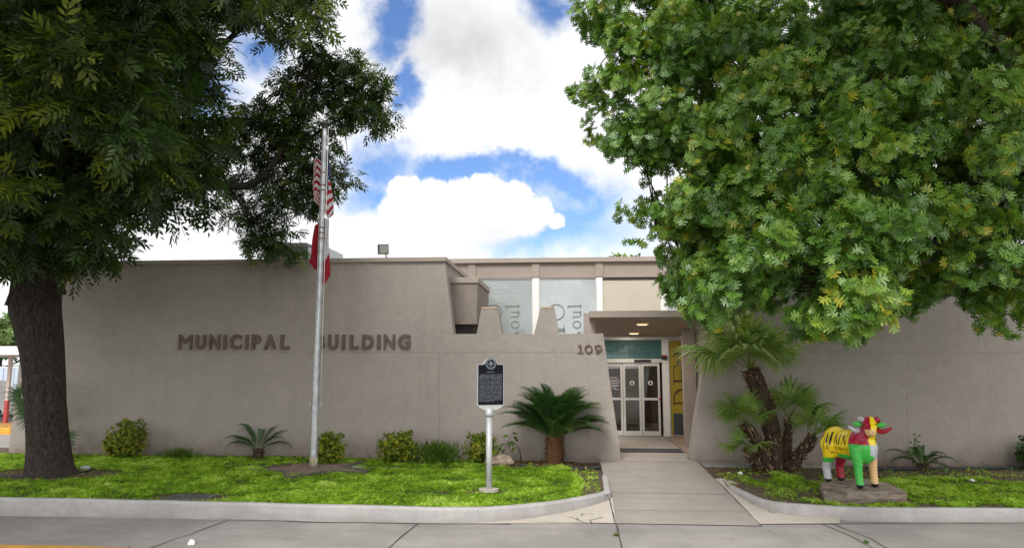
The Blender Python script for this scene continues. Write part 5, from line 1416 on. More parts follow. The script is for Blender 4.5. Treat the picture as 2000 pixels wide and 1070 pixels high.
q = P(1222, 500, 33); far_tree('sparse young tree whose top sprigs peep over the flat roof', (q.x, 33, -.1), P(1222, 480, 33).z, 1.3, 60, 61, .6, .24)
# two sprigs standing out beside it belong to its crown: one slim neighbour each side
q = P(1188, 500, 34); far_tree('slender tree tip showing above the roof left of another sprig', (q.x, 34, -.1), P(1188, 488, 34).z, .5, 10, 62, .7, .22)
q = P(1256, 500, 34); far_tree('slender tree tip showing above the roof next to the oak leaves', (q.x, 34, -.1), P(1256, 484, 34).z, .6, 12, 63, .7, .22)
q = P(-10, 800, 52); far_tree('bushy tree beyond the carport and trailer', (q.x, 52, -.1), P(8, 618, 52).z, 3.6, 150, 64, 1.0, .34)
q = P(-160, 800, 50); far_tree('leafy tree further off behind the carport roof', (q.x, 50, -.1), P(8, 590, 50).z, 4.2, 150, 65, 1.0, .34)

# ------------------------------------------------------------------ palms
def sago(label, base, trunk_h, trunk_r, n, L, el_lo, el_hi, seed, mat=None, droop=.5, leaf=.16, az=None, skirt=0, group=None):
    r_ = np.random.default_rng(seed); b = Vector(base); Ts = thing('sago_palm', label, 'palm', tuple(b)); mb = MB()
    zz = np.linspace(-.08, trunk_h, 16)
    mb.tube([b + Vector((.02 * math.sin(z * 3), 0, z)) for z in zz], [trunk_r * (.85 + .25 * math.sin(min(1, (z + .1) / trunk_h) * 2.6)) for z in zz], 20, jig=lambda i, j: 1 + .12 * ((i * 3 + j * 5) % 7) / 7)
    for k in range(int(70 * trunk_h / .5)):
        a = r_.uniform(0, 6.283); z = r_.uniform(.02, trunk_h); p = b + Vector((trunk_r * math.cos(a), trunk_r * math.sin(a), z)); o = Vector((math.cos(a), math.sin(a), r_.uniform(-.5, .9))) * r_.uniform(.03, .07)
        mb.tube([p - o * .3, p + o], [.012, .004], 5)
    mb.build('trunk', M['sagotrunk'] if trunk_h > .3 else M['palmtrunk'], Ts, fix=False)
    parts_ = []; rc = MB()
    for i in range(n):
        a = (az[i] if az is not None else i * 2.39996 + r_.uniform(-.3, .3)); f = (i + .5) / n
        el = R(el_lo + (el_hi - el_lo) * f + r_.uniform(-5, 5)); Lf = L * r_.uniform(.85, 1.08) * (1 if i % 5 else .9)
        h = Vector((math.cos(a), math.sin(a), 0)); m_ = 26; path = []; p = b + Vector((0, 0, trunk_h - .02)) + h * trunk_r * .5; e_ = el
        for k in range(m_ + 1):
            path.append(p.copy()); e_ -= droop * (1.4 * (k / m_)) * 3.0 / m_; p = p + (h * math.cos(e_) + Vector((0, 0, math.sin(e_)))) * (Lf / m_)
        rc.tube(path, [.011 * (1 - .8 * k / m_) for k in range(m_ + 1)], 5)
        pa = np.array([tuple(q) for q in path]); side = np.array([-h.y, h.x, 0.0]); k = np.linspace(3, m_, 46); k0 = np.minimum(k.astype(int), m_ - 1); fr = k - k0
        pos = pa[k0] * (1 - fr)[:, None] + pa[k0 + 1] * fr[:, None]; tan = unit(pa[k0 + 1] - pa[k0]); nrm = unit(np.cross(side[None], tan)); nrm *= np.sign(nrm[:, 2:3] + 1e-6)
        ll = leaf * np.sin(np.pi * np.clip((k - 2) / (m_ + 1.5 - 2), 0, 1) * .88 + .25); tint = float(np.clip(r_.normal(.4 if f > .2 else .62, .15), 0, 1))
        for s in (1, -1):
            T_ = unit(side[None] * s * .8 + tan * .62 + nrm * .38 + .05 * r_.normal(size=(len(k), 3)))
            nv = np.array([(0, .06, 0), (0, -.06, 0), (.6, .06, -.02), (.6, -.06, -.02), (1, 0, -.06)])
            parts_.append(stamp(nv, np.array([(0, 1, 3), (0, 3, 2), (2, 3, 4)]), pos, T_, nrm, ll, np.clip(tint + .1 * r_.normal(size=len(k)), 0, 1)))
    rc.build('stalks', simple('frond_stalk', (.10, .14, .03), .5, .2, 8), Ts, fix=False)
    V, F, t = merge(parts_); np_mesh('fronds', V, F, mat or M['sago'], t, Ts)
    return Ts
q = G(1083, 906, .04)
sago('full sago palm with a shaggy brown trunk before the entrance wall', (q.x, q.y - .05, .04), .56, .165, 86, 1.22, 30, 88, 71, droop=.50, leaf=.21)
q = G(507, 893, .09)
sago('small sago palm with few curved fronds against the grey wall', (q.x, q.y - .1, .09), .20, .10, 11, .82, 26, 80, 72, droop=.72, leaf=.12, az=[R(x) for x in (180, 8, 165, 200, -15, 190, 25, 150, 40, 170, 95)])
q = G(1788, 912, .05)
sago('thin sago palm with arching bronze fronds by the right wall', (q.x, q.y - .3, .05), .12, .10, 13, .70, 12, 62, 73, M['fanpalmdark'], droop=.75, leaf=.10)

def fan_leaf(parts_, stalk, hub, direction, up, size, nseg, r_, tint, spread=R(125), droop=.35, fold=.25):
    d = Vector(direction).normalized(); u_ = Vector(up); u_ = (u_ - d * u_.dot(d)).normalized(); s = d.cross(u_)
    T_ = []; N_ = []; S_ = []
    for i in range(nseg):
        a = -spread + 2 * spread * i / (nseg - 1)
        v = d * math.cos(a) + s * math.sin(a) + u_ * (fold * math.cos(a * 2) - .05) ; v.normalize(); T_.append(tuple(v)); N_.append(tuple(u_ + s * (.5 if i % 2 else -.5))); S_.append(size * (1 - .22 * (abs(a) / spread) ** 2) * r_.uniform(.88, 1.08))
    w_ = .055
    tv = np.array([(.03, .012, 0), (.03, -.012, 0), (.35, w_ * .8, 0), (.35, -w_ * .8, 0), (.68, w_ * .55, -.05 * droop), (.68, -w_ * .55, -.05 * droop), (1, 0, -.32 * droop)])
    tf = np.array([(0, 1, 3), (0, 3, 2), (2, 3, 5), (2, 5, 4), (4, 5, 6)])
    n = len(T_); V, F, t = stamp(tv, tf, np.array([tuple(hub)] * n), np.array(T_), np.array(N_), np.array(S_), np.clip(tint + r_.normal(0, .09, n), 0, 1))
    V = V.copy(); rel = V - np.array(tuple(hub)); dist = np.linalg.norm(rel, axis=1); V[:, 2] -= droop * .55 * (dist / size) ** 2.2 * size * .6
    parts_.append((V, F, t))
def fan_crown(Tp, c, n, stalk_len, size, r_, mat, el=( -20, 75), tint=(.2, .6), bias=(0, 0, 0), nseg=26, parent=None, droop=.5):
    parts_ = []; mb = MB(); c = Vector(c)
    for i in range(n):
        a = i * 2.39996 + r_.uniform(-.4, .4); e_ = R(el[0] + (el[1] - el[0]) * ((i + .5) / n) + r_.uniform(-8, 8))
        d = (Vector((math.cos(a) * math.cos(e_), math.sin(a) * math.cos(e_), math.sin(e_))) + Vector(bias)).normalized(); L = stalk_len * r_.uniform(.75, 1.15)
        hub = c + d * L + Vector((0, 0, -.12 * L * L)); mb.tube([c, c + d * L * .5 + Vector((0, 0, .02 * L)), hub], [.012, .009, .006], 5)
        fan_leaf(parts_, None, hub, d + Vector((0, 0, -.25)), Vector((0, 0, 1)) + Vector((-d.x, -d.y, 0)) * .3, size * r_.uniform(.85, 1.1), nseg, r_, r_.uniform(*tint), droop=droop)
    mb.build('stalks', simple('palm_stalk', (.20, .25, .07), .5, .2, 8), parent or Tp, fix=False)
    V, F, t = merge(parts_); return np_mesh('fronds', V, F, mat, t, parent or Tp)
rf_ = np.random.default_rng(77); PY = 14.75
FP = thing('fan_palm', 'clump of fan palms with several leaning shaggy trunks beside the right wall', 'palm', tuple(P(1515, 915, PY)))
def palm_trunk(pts, r0, r1, seed, husk=60):
    r_ = np.random.default_rng(seed); pts = [Vector(p) for p in pts]; q = []
    for i in range(len(pts) - 1):
        a = pts[max(i - 1, 0)]; b = pts[i]; c = pts[i + 1]; d = pts[min(i + 2, len(pts) - 1)]
        for k in range(8): t = k / 8; q.append(.5 * ((2 * b) + (c - a) * t + (2 * a - 5 * b + 4 * c - d) * t * t + (3 * b - a - 3 * c + d) * t ** 3))
    q.append(pts[-1]); n = len(q); mb = MB(); rad = [r0 + (r1 - r0) * i / (n - 1) for i in range(n)]
    mb.tube(q, rad, 16, jig=lambda i, j: 1 + .16 * (((i * 5 + j * 3) % 8) / 8))
    nb_ = len(mb.f)
    for k in range(husk):
        i = int(r_.integers(1, n - 1)); a = r_.uniform(0, 6.283); t = (q[i + 1] - q[i - 1]).normalized(); o = t.orthogonal().normalized(); o = (Matrix.Rotation(a, 3, t) @ o)
        p = q[i] + o * rad[i] * .95; e_ = p + o * r_.uniform(.02, .08) + t * r_.uniform(.02, .11) * (1 if r_.random() < .8 else -1.6)
        mb.tube([p, e_], [.016, .005], 5, 1 if k % 2 else 0)
    return mb.build('trunk', [M['palmtrunk'], M['husk']], FP, fix=False), q[-1]
pp = lambda x, y, dy=0: P(x, y, PY + dy)
t1, c1_ = palm_trunk([pp(1516, 925), pp(1511, 860), pp(1497, 800, -.03), pp(1482, 760, -.06), pp(1466, 722, -.08)], .15, .16, 1, 240)
t2, c2_ = palm_trunk([pp(1497, 922, -.1), pp(1484, 872, -.15), pp(1470, 848, -.18), pp(1456, 826, -.2)], .12, .085, 2, 110)
t3, c3_ = palm_trunk([pp(1484, 918, -.2), pp(1470, 896, -.25), pp(1457, 876, -.3)], .085, .06, 3, 60)
t4, c4_ = palm_trunk([pp(1531, 920, .05), pp(1536, 868, .1), pp(1541, 820, .12)], .115, .075, 4, 90)
t5, c5_ = palm_trunk([pp(1544, 922, -.1), pp(1560, 890, -.15), pp(1578, 868, -.2), pp(1589, 850, -.22)], .11, .085, 5, 130)
fan_crown(FP, c1_, 15, .84, .76, rf_, M['fanpalm'], (6, 85), (.45, .98), (-.25, -.15, .3), 30, t1, .7)
fan_crown(FP, c2_, 7, .36, .50, rf_, M['fanpalm'], (15, 75), (.2, .6), (-.35, -.1, .1), 26, t2)
fan_crown(FP, c3_, 4, .28, .40, rf_, M['fanpalm'], (5, 45), (.25, .6), (-.7, -.2, .1), 24, t3)
fan_crown(FP, c4_, 8, .60, .52, rf_, M['fanpalm'], (15, 80), (.15, .6), (.2, -.1, .35), 26, t4)
fan_crown(FP, c5_, 8, .42, .46, rf_, M['fanpalm'], (10, 75), (.15, .6), (.45, -.1, .3), 26, t5)
# fan palm behind the pecan trunk
q = P(102, 885, 14.9); FP2 = thing('fan_palm', 'dark fan palm half hidden behind the thick pecan trunk', 'palm', (q.x, 14.9, .05))
mb = MB(); mb.tube([(q.x, 14.9, 0), (q.x, 14.9, .6), (q.x - .05, 14.9, .85)], [.12, .11, .09], 14); mb.build('trunk', M['palmtrunk'], FP2, fix=False)
r9 = np.random.default_rng(9); parts_ = []; mb = MB(); cc_ = Vector((q.x - .05, 14.85, .85))
for px, py, sz in ((40, 792, .44), (30, 770, .40), (55, 812, .40), (134, 852, .34), (132, 868, .30), (95, 760, .40), (110, 800, .4)):
    hb = P(px + (12 if px < 90 else -8), py, 14.75); d = (hb - cc_); mb.tube([cc_, cc_.lerp(hb, .5) + Vector((0, 0, .05)), hb], [.012, .009, .006], 5)
    fan_leaf(parts_, None, hb, d.normalized() + Vector((0, 0, -.1)), Vector((-.2, -1, .45)), sz, 26, r9, r9.uniform(.2, .6), droop=.5)
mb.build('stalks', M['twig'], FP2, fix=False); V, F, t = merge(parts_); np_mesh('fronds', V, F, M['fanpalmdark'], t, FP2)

# ------------------------------------------------------------------ shrubs and tufts
def shrub(name, label, px, half, ytop, ybase, seed, mat, n=900, leaf=.055, group=None, z0=.08, dy=-.35):
    r_ = np.random.default_rng(seed); b = G(px, ybase, z0); b.y = min(b.y, YW - .42); 
    k = b.y / FPX; rx = half * k * .92; h = P(px, ytop, b.y).z - z0
    Tt = thing(name, label, 'shrub', (b.x, b.y, z0)); mb = MB(); bv = Vector((b.x, b.y, z0))
    for i in range(12):
        a = i * 2.4; e_ = Vector((math.cos(a) * rx * .75, math.sin(a) * rx * .6, h * r_.uniform(.55, .98)))
        mb.tube([bv + Vector((math.cos(a) * .05, math.sin(a) * .05, -.03)), bv + e_ * .5 + Vector((0, 0, .03)), bv + e_], [.012, .008, .003], 5)
    mb.build('stems', M['twig'], Tt, fix=False)
    nc = 110; d = unit(r_.normal(size=(nc, 3))); rr = r_.uniform(.25, 1, nc) ** .5
    C_ = np.array(tuple(bv + Vector((0, 0, h * .5)))) + d * rr[:, None] * np.array([rx * .9, min(rx, .38) * .95, h * .46])
    C_[:, 2] = np.maximum(C_[:, 2], z0 + .06)
    # a few shoots breaking the outline
    up_ = r_.uniform(-.8, .8, 8); C2 = np.stack([b.x + up_ * rx, b.y + r_.uniform(-.2, .2, 8), z0 + h * r_.uniform(.92, 1.06, 8)], 1); C_ = np.concatenate([C_, C2])
    R__ = np.concatenate([r_.uniform(.08, .15, nc), np.full(8, .05)])
    per = max(4, int(n * 1.7 / len(C_) / 4)); V, F, t = rosettes(C_, R__, per, r_, OVAL, leaf, .35, 5, .15, .75, 1.0, .2)
    np_mesh('foliage', V, F, mat, t, Tt); return Tt
shrub('golden_shrub', 'large golden green shrub beside the big tree trunk', 242, 46, 826, 896, 81, M['shrub'], 2600)
shrub('golden_shrub', 'yellow green shrub half hidden behind the flagpole', 644, 30, 850, 905, 82, M['shrub'], 1700)
shrub('golden_shrub', 'round golden shrub with reddish tips between flagpole and marker', 775, 40, 848, 904, 83, M['shrub'], 2300)
shrub('golden_shrub', 'yellow green shrub partly behind the marker post', 941, 33, 850, 904, 84, M['shrub'], 1900)
shrub('dark_shrub', 'dark green rounded shrub at the far right of the wall', 1996, 46, 858, 908, 85, M['darkshrub'], 2400, z0=.05)
def tuft(label, px, py, w_, h_, n, seed, cat='grass tuft'):
    r_ = np.random.default_rng(seed); b = G(px, py, .08); b.y = min(b.y, YW - .2); k = b.y / FPX
    C_ = np.stack([b.x + r_.normal(0, w_ * k * .38, n), b.y + r_.normal(0, .06, n), np.full(n, .06)], 1)
    T_ = unit(np.stack([r_.normal(0, .45, n), r_.normal(0, .35, n), np.ones(n)], 1)); tv = np.array([(0, .035, 0), (0, -.035, 0), (.5, .03, -.02), (.5, -.03, -.02), (.85, .012, -.12), (1, 0, -.22)])
    V, F, t = stamp(tv, np.array([(0, 1, 3), (0, 3, 2), (2, 3, 4), (3, 5, 4)]), C_, T_, r_.normal(size=(n, 3)), h_ * k * r_.uniform(.6, 1.2, n), r_.uniform(0, .9, n))
    o = np_mesh('grass_tuft', V, F, M['tuft'], t); tag(o, label, cat)
tuft('low green grass tuft against the wall by the big golden shrub', 345, 897, 42, 24, 420, 91)
tuft('spiky liriope tuft against the wall under the joint line', 852, 904, 46, 42, 420, 92)
# young sprout with broad leaves beside the marker
q = G(985, 903, .07); T = thing('young_sapling', 'thin sapling with broad leaves beside the boulder and marker', 'plant', tuple(q)); mb = MB(); PYs = q.y
sp_ = [P(1018, 902, PYs), P(1015, 880, PYs), P(1008, 868, PYs), P(996, 862, PYs)]; mb.tube(sp_, [.012, .01, .007, .004], 6)
sp2 = [P(975, 897, PYs), P(985, 880, PYs), P(992, 862, PYs), P(999, 846, PYs)]; mb.tube(sp2, [.009, .008, .006, .003], 6); mb.build('stem', M['twig'], T, fix=False)
C_ = np.array([tuple(P(x, y, PYs + d_)) for x, y, d_ in ((999, 846, 0), (994, 850, .03), (1003, 850, -.03), (988, 866, .02), (980, 870, -.02), (996, 868, 0), (1002, 866, .04), (1006, 872, -.04), (985, 878, 0), (992, 864, .05), (1000, 860, -.05), (974, 890, 0), (1018, 897, 0))])
r_ = np.random.default_rng(3); n = len(C_); V, F, t = stamp(OVAL[0], OVAL[1], C_, unit(np.stack([r_.normal(size=n), r_.normal(0, .5, n), r_.normal(-.5, .3, n)], 1)), unit(np.array([0, -.7, .8]) + .3 * r_.normal(size=(n, 3))), .15 * r_.uniform(.7, 1.2, n), r_.uniform(.2, .5, n))
np_mesh('leaves', V, F, M['tuft'], t, T)
# sprout above the thin sago
q = P(1790, 880, 15.0); r_ = np.random.default_rng(4); n = 16; C_ = np.array([tuple(P(1782 + r_.uniform(-6, 8), 848 + 3.2 * k, 15.0 + r_.uniform(-.05, .05))) for k in range(n)])
T = thing('vine_sprout', 'upright leafy sprout rising out of the thin sago palm', 'plant', (P(1785, 905, 15.0).x, 15.0, .05)); mb = MB(); mb.tube([P(1785, 908, 15.0), P(1783, 880, 15.0), P(1787, 850, 15.0)], [.007, .005, .003], 5); mb.build('stem', M['twig'], T, fix=False)
V, F, t = stamp(OVAL[0], OVAL[1], C_, unit(np.stack([r_.normal(size=n), r_.normal(0, .6, n), r_.normal(0, .4, n)], 1)), unit(np.array([0, -.8, .7]) + .4 * r_.normal(size=(n, 3))), .085 * r_.uniform(.7, 1.2, n), r_.uniform(.1, .5, n)); np_mesh('leaves', V, F, M['tuft'], t, T)

# ------------------------------------------------------------------ lawn
gT = (np.concatenate([np.array([(0, 0, 0), (.7, .42, .08), (1, 0, .02), (.7, -.42, .08)]) @ np.array([[math.cos(a), math.sin(a), 0], [-math.sin(a), math.cos(a), 0], [0, 0, 1]]) for a in (0, 2.1, 4.2)]), np.array([(0, 1, 2), (0, 2, 3), (4, 5, 6), (4, 6, 7), (8, 9, 10), (8, 10, 11)]))
bT = (np.array([(0, .05, 0), (0, -.05, 0), (.6, .045, -.02), (.6, -.045, -.02), (1, 0, -.1)]), np.array([(0, 1, 3), (0, 3, 2), (2, 3, 4)]))
star2 = np.array([(x, y) for x, y, z in pts]) if False else None
def lawn(name, label, N, xr, front, zf, dens, seed):
    r_ = np.random.default_rng(seed); x = r_.uniform(xr[0], xr[1], N); f = np.array([front(a) for a in x]) + .06; y = f + (YW - .12 - f) * r_.random(N)
    cl = np.array([mnoise.noise((a * 2.2, b * 2.2, 1)) for a, b in zip(x, y)]); cl2 = np.array([mnoise.noise((a * .6, b * .6, 9)) for a, b in zip(x, y)]); cl3 = np.array([mnoise.noise((a * 7, b * 7, 5)) for a, b in zip(x, y)])
    keep = r_.random(N) < dens(x, y, cl, cl2); x, y, cl, cl2, cl3 = x[keep], y[keep], cl[keep], cl2[keep], cl3[keep]; n = len(x)
    hgt = np.clip(.028 + .03 * cl + .030 * cl3 + .02 * cl2, .004, .11)
    z = np.array([zf(a, b) for a, b in zip(x, y)]) + hgt * r_.uniform(.35, 1.0, n)
    C_ = np.stack([x, y, z], 1); ti = np.clip(.47 + .35 * cl + .25 * cl3 + .22 * cl2 + r_.normal(0, .13, n) + (hgt * 2), 0, 1)
    k = r_.random(n) < .68
    V1 = stamp(gT[0], gT[1], C_[k], unit(np.stack([r_.normal(size=k.sum()), r_.normal(size=k.sum()), r_.normal(0, .25, k.sum())], 1)), unit(np.stack([r_.normal(0, .45, k.sum()), r_.normal(-.15, .45, k.sum()), np.ones(k.sum())], 1)), .024 * r_.uniform(.7, 1.5, k.sum()), ti[k])
    q = ~k; m_ = q.sum(); C2 = C_[q].copy(); C2[:, 2] -= .03
    V2 = stamp(bT[0], bT[1], C2, unit(np.stack([r_.normal(0, .55, m_), r_.normal(0, .55, m_), np.ones(m_)], 1)), r_.normal(size=(m_, 3)), .075 * r_.uniform(.6, 1.4, m_), ti[q])
    V, F, t = merge([V1, V2]); o = np_mesh(name, V, F, M['grass'], t); o['kind'] = 'stuff'; tag(o, label, 'grass')
tbx, tby = tb.x, TY
def densL(x, y, c, c2):
    d = np.clip(1.25 + 1.2 * c + .5 * c2, .25, 1)
    xx = x - b0.x; yy = y - (b0.y - .05); d *= np.where(((xx / 1.16) ** 2 + (yy / .98) ** 2) < .52, 0, 1)      # gravel star
    d *= np.where((np.abs(xx) < 1.9) & (np.abs(yy - .30) < .17 + .1 * c), .12, 1)
    d *= np.where(((x - tbx) / 1.25) ** 2 + ((y - tby - .05) / .62) ** 2 < 1 + .4 * c, .04, 1)                        # tree ring
    d *= np.where((x > -1.6) & (y > 14.55 + .25 * c), .03, 1) * np.where(y > 15.0 + .2 * c, .35, 1)                   # planting bed
    d *= np.where(x > .12 + .15 * c - .35 * np.clip((y - 13.2) / 2, 0, 1), .10, 1)                                    # trodden edge by the walk
    q = G(372, 972, .07); d *= np.where(((x - q.x) / .62) ** 2 + ((y - q.y - .06) / .34) ** 2 < 1 + .5 * c, .03, 1)
    d *= np.where(((x - b1.x) / .36) ** 2 + ((y - MY) / .2) ** 2 < 1 + c, .1, 1)
    return d
lawn('lawn_grass', 'bright green clover and grass covering the left lawn', 175000, (-14.5, .5), frontL, zL, densL, 101)
rockc = cR
def densR(x, y, c, c2):
    d = np.clip(.75 + 1.7 * c + .8 * c2, .03, 1)
    d *= np.where(y > 14.0 + .5 * c, .08, 1)
    d *= np.where((x < 4.1) & (y < 12.8 + .4 * c), np.clip(.16 + .6 * c, .02, .5), 1)
    d *= np.where(x < 3.1 + .4 * c, .15, 1)
    d *= np.where((np.abs(x - rockc.x) < .72) & (np.abs(y - rockc.y) < .33), 0, 1)
    return d
lawn('lawn_grass', 'patchy clover and grass growing in the right bed', 110000, (2.75, 13.5), frontR, zR, densR, 102)
# verge beyond the wall's left end
r_ = np.random.default_rng(8)
# dry leaf litter on the beds, walk and street
n = 1500; x = np.concatenate([r_.uniform(-1.4, .5, 620), r_.uniform(2.7, 9, 560), r_.uniform(-10.8, -8.6, 160), r_.uniform(-7, 7, 120), r_.uniform(2.62, 3.0, 90), r_.uniform(-11, -1.5, 420)])
y = np.concatenate([15.4 - np.abs(r_.normal(0, .5, 620)), r_.uniform(13.6, 15.0, 560), r_.uniform(12.3, 13.3, 160), r_.uniform(8.6, 10.2, 120), r_.uniform(12.6, 15, 90), 15.42 - np.abs(r_.normal(0, .12, 420))])
z = np.array([(zL(a, b) + .02 if a < .55 else zR(a, b) + .02) if b > 10.6 else -.108 for a, b in zip(x, y)])
sz = np.where(y < 10.5, .035, .06) * r_.uniform(.5, 1.3, len(x)); kk = ~((y < 10.5) & (r_.random(len(x)) < .55)); x, y, z, sz = x[kk], y[kk], z[kk], sz[kk]
M['litter'] = leafmat('dry_leaf', [(0, (.07, .035, .015)), (.5, (.20, .10, .04)), (1, (.34, .22, .10))], .1, .8, .2)
V, F, t = stamp(OVAL[0], OVAL[1], np.stack([x, y, z], 1), unit(np.stack([r_.normal(size=len(x)), r_.normal(size=len(x)), r_.normal(0, .15, len(x))], 1)), unit(np.stack([r_.normal(0, .3, len(x)), r_.normal(0, .3, len(x)), np.ones(len(x))], 1)), sz, r_.random(len(x)))
o = np_mesh('leaf_litter', V, F, M['litter'], t); o['kind'] = 'stuff'; tag(o, 'dry brown fallen leaves scattered on beds and concrete', 'leaf litter')
for px, py, lab in ((1204, 1046, 'small green weed sprouting from the street joint'), (1693, 1060, 'tiny weed in the cracked street joint at the right')):
    q = G(px, py, -.12); n = 26; C_ = np.array([tuple(q)] * n) + r_.normal(0, .012, (n, 3)) * np.array([1, 1, 0]); V, F, t = stamp(bT[0] * np.array([1, 2.2, 1]), bT[1], C_, unit(np.stack([r_.normal(0, .8, n), r_.normal(0, .8, n), np.ones(n)], 1)), r_.normal(size=(n, 3)), .05 * r_.uniform(.6, 1.3, n), r_.uniform(.1, .6, n))
    tag(np_mesh('weed', V, F, M['tuft'], t), lab, 'weed')
# ================================================================== sky and light
SUN_EL, SUN_AZ = 47.0, 200.0      # azimuth clockwise from +Y: the sun stands behind the camera, a little to its left
w = bpy.data.worlds.new('World'); scene.world = w; w.use_nodes = True
nt = w.node_tree; nt.nodes.clear()
out = nt.nodes.new('ShaderNodeOutputWorld'); bg = nt.nodes.new('ShaderNodeBackground'); nt.links.new(bg.outputs[0], out.inputs[0])
bg.inputs[1].default_value = .12
sky = nt.nodes.new('ShaderNodeTexSky'); sky.sky_type = 'NISHITA'; sky.sun_disc = False
sky.sun_elevation = R(SUN_EL); sky.sun_rotation = R(SUN_AZ); sky.air_density = 1.0; sky.dust_density = .4; sky.ozone_density = 2.0
tc = nt.nodes.new('ShaderNodeTexCoord'); D = tc.outputs['Generated']
sp = nd(nt, 'ShaderNodeSeparateXYZ'); nt.links.new(D, sp.inputs[0])
ysafe = math2(nt, 'MAXIMUM', sp.outputs[1], .02)
u = math2(nt, 'DIVIDE', sp.outputs[0], ysafe); v_ = math2(nt, 'DIVIDE', sp.outputs[2], ysafe)
def nvec(scale, detail, rough):
    n = nd(nt, 'ShaderNodeTexNoise', Scale=scale, Detail=detail, Roughness=rough); nt.links.new(D, n.inputs['Vector'])
    s = nd(nt, 'ShaderNodeSeparateXYZ'); nt.links.new(n.outputs['Color'], s.inputs[0]); return s.outputs
n1 = nvec(9, 7, .62); n2 = nvec(34, 6, .6)
def warp(c, k, a1, a2):
    t = math2(nt, 'ADD', math2(nt, 'MULTIPLY', math2(nt, 'SUBTRACT', n1[k], .5), a1), math2(nt, 'MULTIPLY', math2(nt, 'SUBTRACT', n2[k], .5), a2))
    return math2(nt, 'ADD', c, t)
uw, vw = warp(u, 0, .14, .035), warp(v_, 1, .14, .035)
uc, vc = warp(u, 0, .035, .030), warp(v_, 1, .035, .030)
def uv(px, py):
    d = ray(px, py); return d.x / d.y, d.z / d.y
def blob(U, V, px, py, rx, ry, soft):
    c = uv(px, py); a = uv(px + rx, py); b = uv(px, py - ry)
    e = math2(nt, 'DIVIDE', math2(nt, 'SUBTRACT', U, c[0]), a[0] - c[0]); f = math2(nt, 'DIVIDE', math2(nt, 'SUBTRACT', V, c[1]), b[1] - c[1])
    r = math2(nt, 'SQRT', math2(nt, 'ADD', math2(nt, 'MULTIPLY', e, e), math2(nt, 'MULTIPLY', f, f)))
    mr = nd(nt, 'ShaderNodeMapRange', interpolation_type='SMOOTHSTEP'); nt.links.new(r, mr.inputs[0])
    mr.inputs[1].default_value = 1 - soft; mr.inputs[2].default_value = 1 + soft; mr.inputs[3].default_value = 1; mr.inputs[4].default_value = 0
    return mr.outputs[0]
def big(lst):
    o = lst[0]
    for x in lst[1:]: o = math2(nt, 'MAXIMUM', o, x)
    return o
gaps = big([blob(uw, vw, *p) for p in [
    (772, 20, 56, 62, .5), (750, 80, 38, 44, .7), (794, 168, 32, 56, .55), (775, 205, 22, 26, .7), (890, 362, 150, 48, .45), (730, 322, 62, 40, .75), (1020, 356, 130, 42, .4),
    (1120, 392, 112, 66, .5), (1090, 450, 160, 56, .9), (715, 385, 40, 50, .9), (500, 95, 60, 50, .8), (1085, 20, 40, 40, .9), (370, 190, 90, 50, .8), (1560, 470, 90, 60, .8), (150, 120, 120, 60, .9)]])
cum = big([blob(uc, vc, *p) for p in [
    (786, 372, 32, 30, .10), (838, 398, 50, 48, .10), (800, 420, 70, 60, .12), (900, 400, 46, 46, .10), (950, 388, 46, 42, .10), (1005, 400, 40, 40, .10), (1050, 418, 36, 28, .12), (1086, 432, 16, 18, .2),
    (900, 440, 130, 46, .3), (980, 432, 95, 36, .2), (760, 455, 80, 40, .4)]])
wisp = ramp(nt, n1[2], [(.54, g3(0)), (.72, g3(.6))])
open_ = math2(nt, 'MULTIPLY', gaps, math2(nt, 'SUBTRACT', 1.0, wisp), True)
cloud = math2(nt, 'SUBTRACT', 1.0, math2(nt, 'MULTIPLY', open_, math2(nt, 'SUBTRACT', 1.0, cum)), True)
shade = blob(uw, vw, 890, 80, 190, 95, .8)
low = blob(uc, vc, 960, 462, 110, 26, .8)
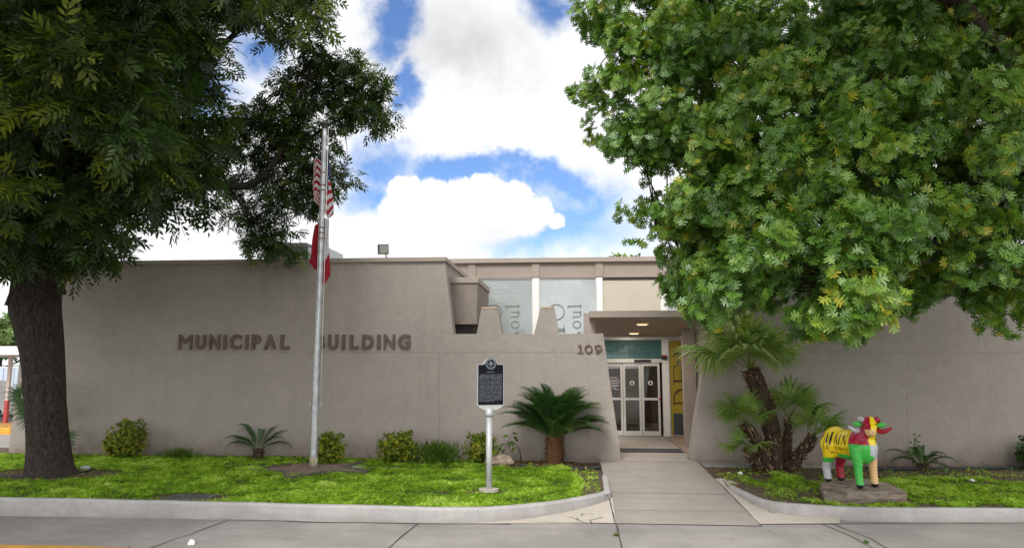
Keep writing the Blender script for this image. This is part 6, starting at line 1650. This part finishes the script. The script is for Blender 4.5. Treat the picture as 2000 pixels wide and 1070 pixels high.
nf = ramp(nt, n1[1], [(.35, g3(.0)), (.65, g3(1.0))])
dark = math2(nt, 'ADD', math2(nt, 'MULTIPLY', shade, math2(nt, 'ADD', math2(nt, 'MULTIPLY', nf, .26), .22)), math2(nt, 'MULTIPLY', low, .16))
dark = math2(nt, 'ADD', dark, math2(nt, 'MULTIPLY', nf, .14))
CL = .90 / .12
ccol = mixc(nt, dark, (CL * .985, CL * .995, CL * 1.0), (CL * .42, CL * .43, CL * .45))
skyc = mixc(nt, 1.0, sky.outputs[0], (.78, .93, 1.2), 'MULTIPLY')
# unseen sky behind the camera brightened, added as fill for facade and statue
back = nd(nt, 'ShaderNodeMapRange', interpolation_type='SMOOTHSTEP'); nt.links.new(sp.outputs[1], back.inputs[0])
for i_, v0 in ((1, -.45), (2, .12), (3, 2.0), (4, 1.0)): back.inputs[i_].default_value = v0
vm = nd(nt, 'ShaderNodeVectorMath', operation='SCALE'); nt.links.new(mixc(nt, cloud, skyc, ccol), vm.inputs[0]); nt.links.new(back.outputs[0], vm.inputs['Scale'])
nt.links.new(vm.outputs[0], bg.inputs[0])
sl = bpy.data.lights.new('sun', 'SUN'); sl.energy = 2.3; sl.angle = R(20); sl.color = (1, .96, .91)
so = bpy.data.objects.new('sun', sl); COL.objects.link(so)
dirv = Vector((math.sin(R(SUN_AZ)) * math.cos(R(SUN_EL)), math.cos(R(SUN_AZ)) * math.cos(R(SUN_EL)), math.sin(R(SUN_EL))))
so.rotation_euler = (-dirv).to_track_quat('-Z', 'Y').to_euler(); so.location = dirv * 60
vs_ = scene.view_settings
scene.display_settings.display_device = 'sRGB'
vs_.view_transform = 'Standard'; vs_.look = 'None'; vs_.exposure = 0.34; vs_.gamma = 1.0; vs_.use_curve_mapping = False
scene.render.engine = 'CYCLES'
cy = scene.cycles
cy.max_bounces = 7; cy.transparent_max_bounces = 8; cy.diffuse_bounces = 4; cy.glossy_bounces = 3
cy.use_denoising = True; cy.caustics_reflective = False; cy.caustics_refractive = False
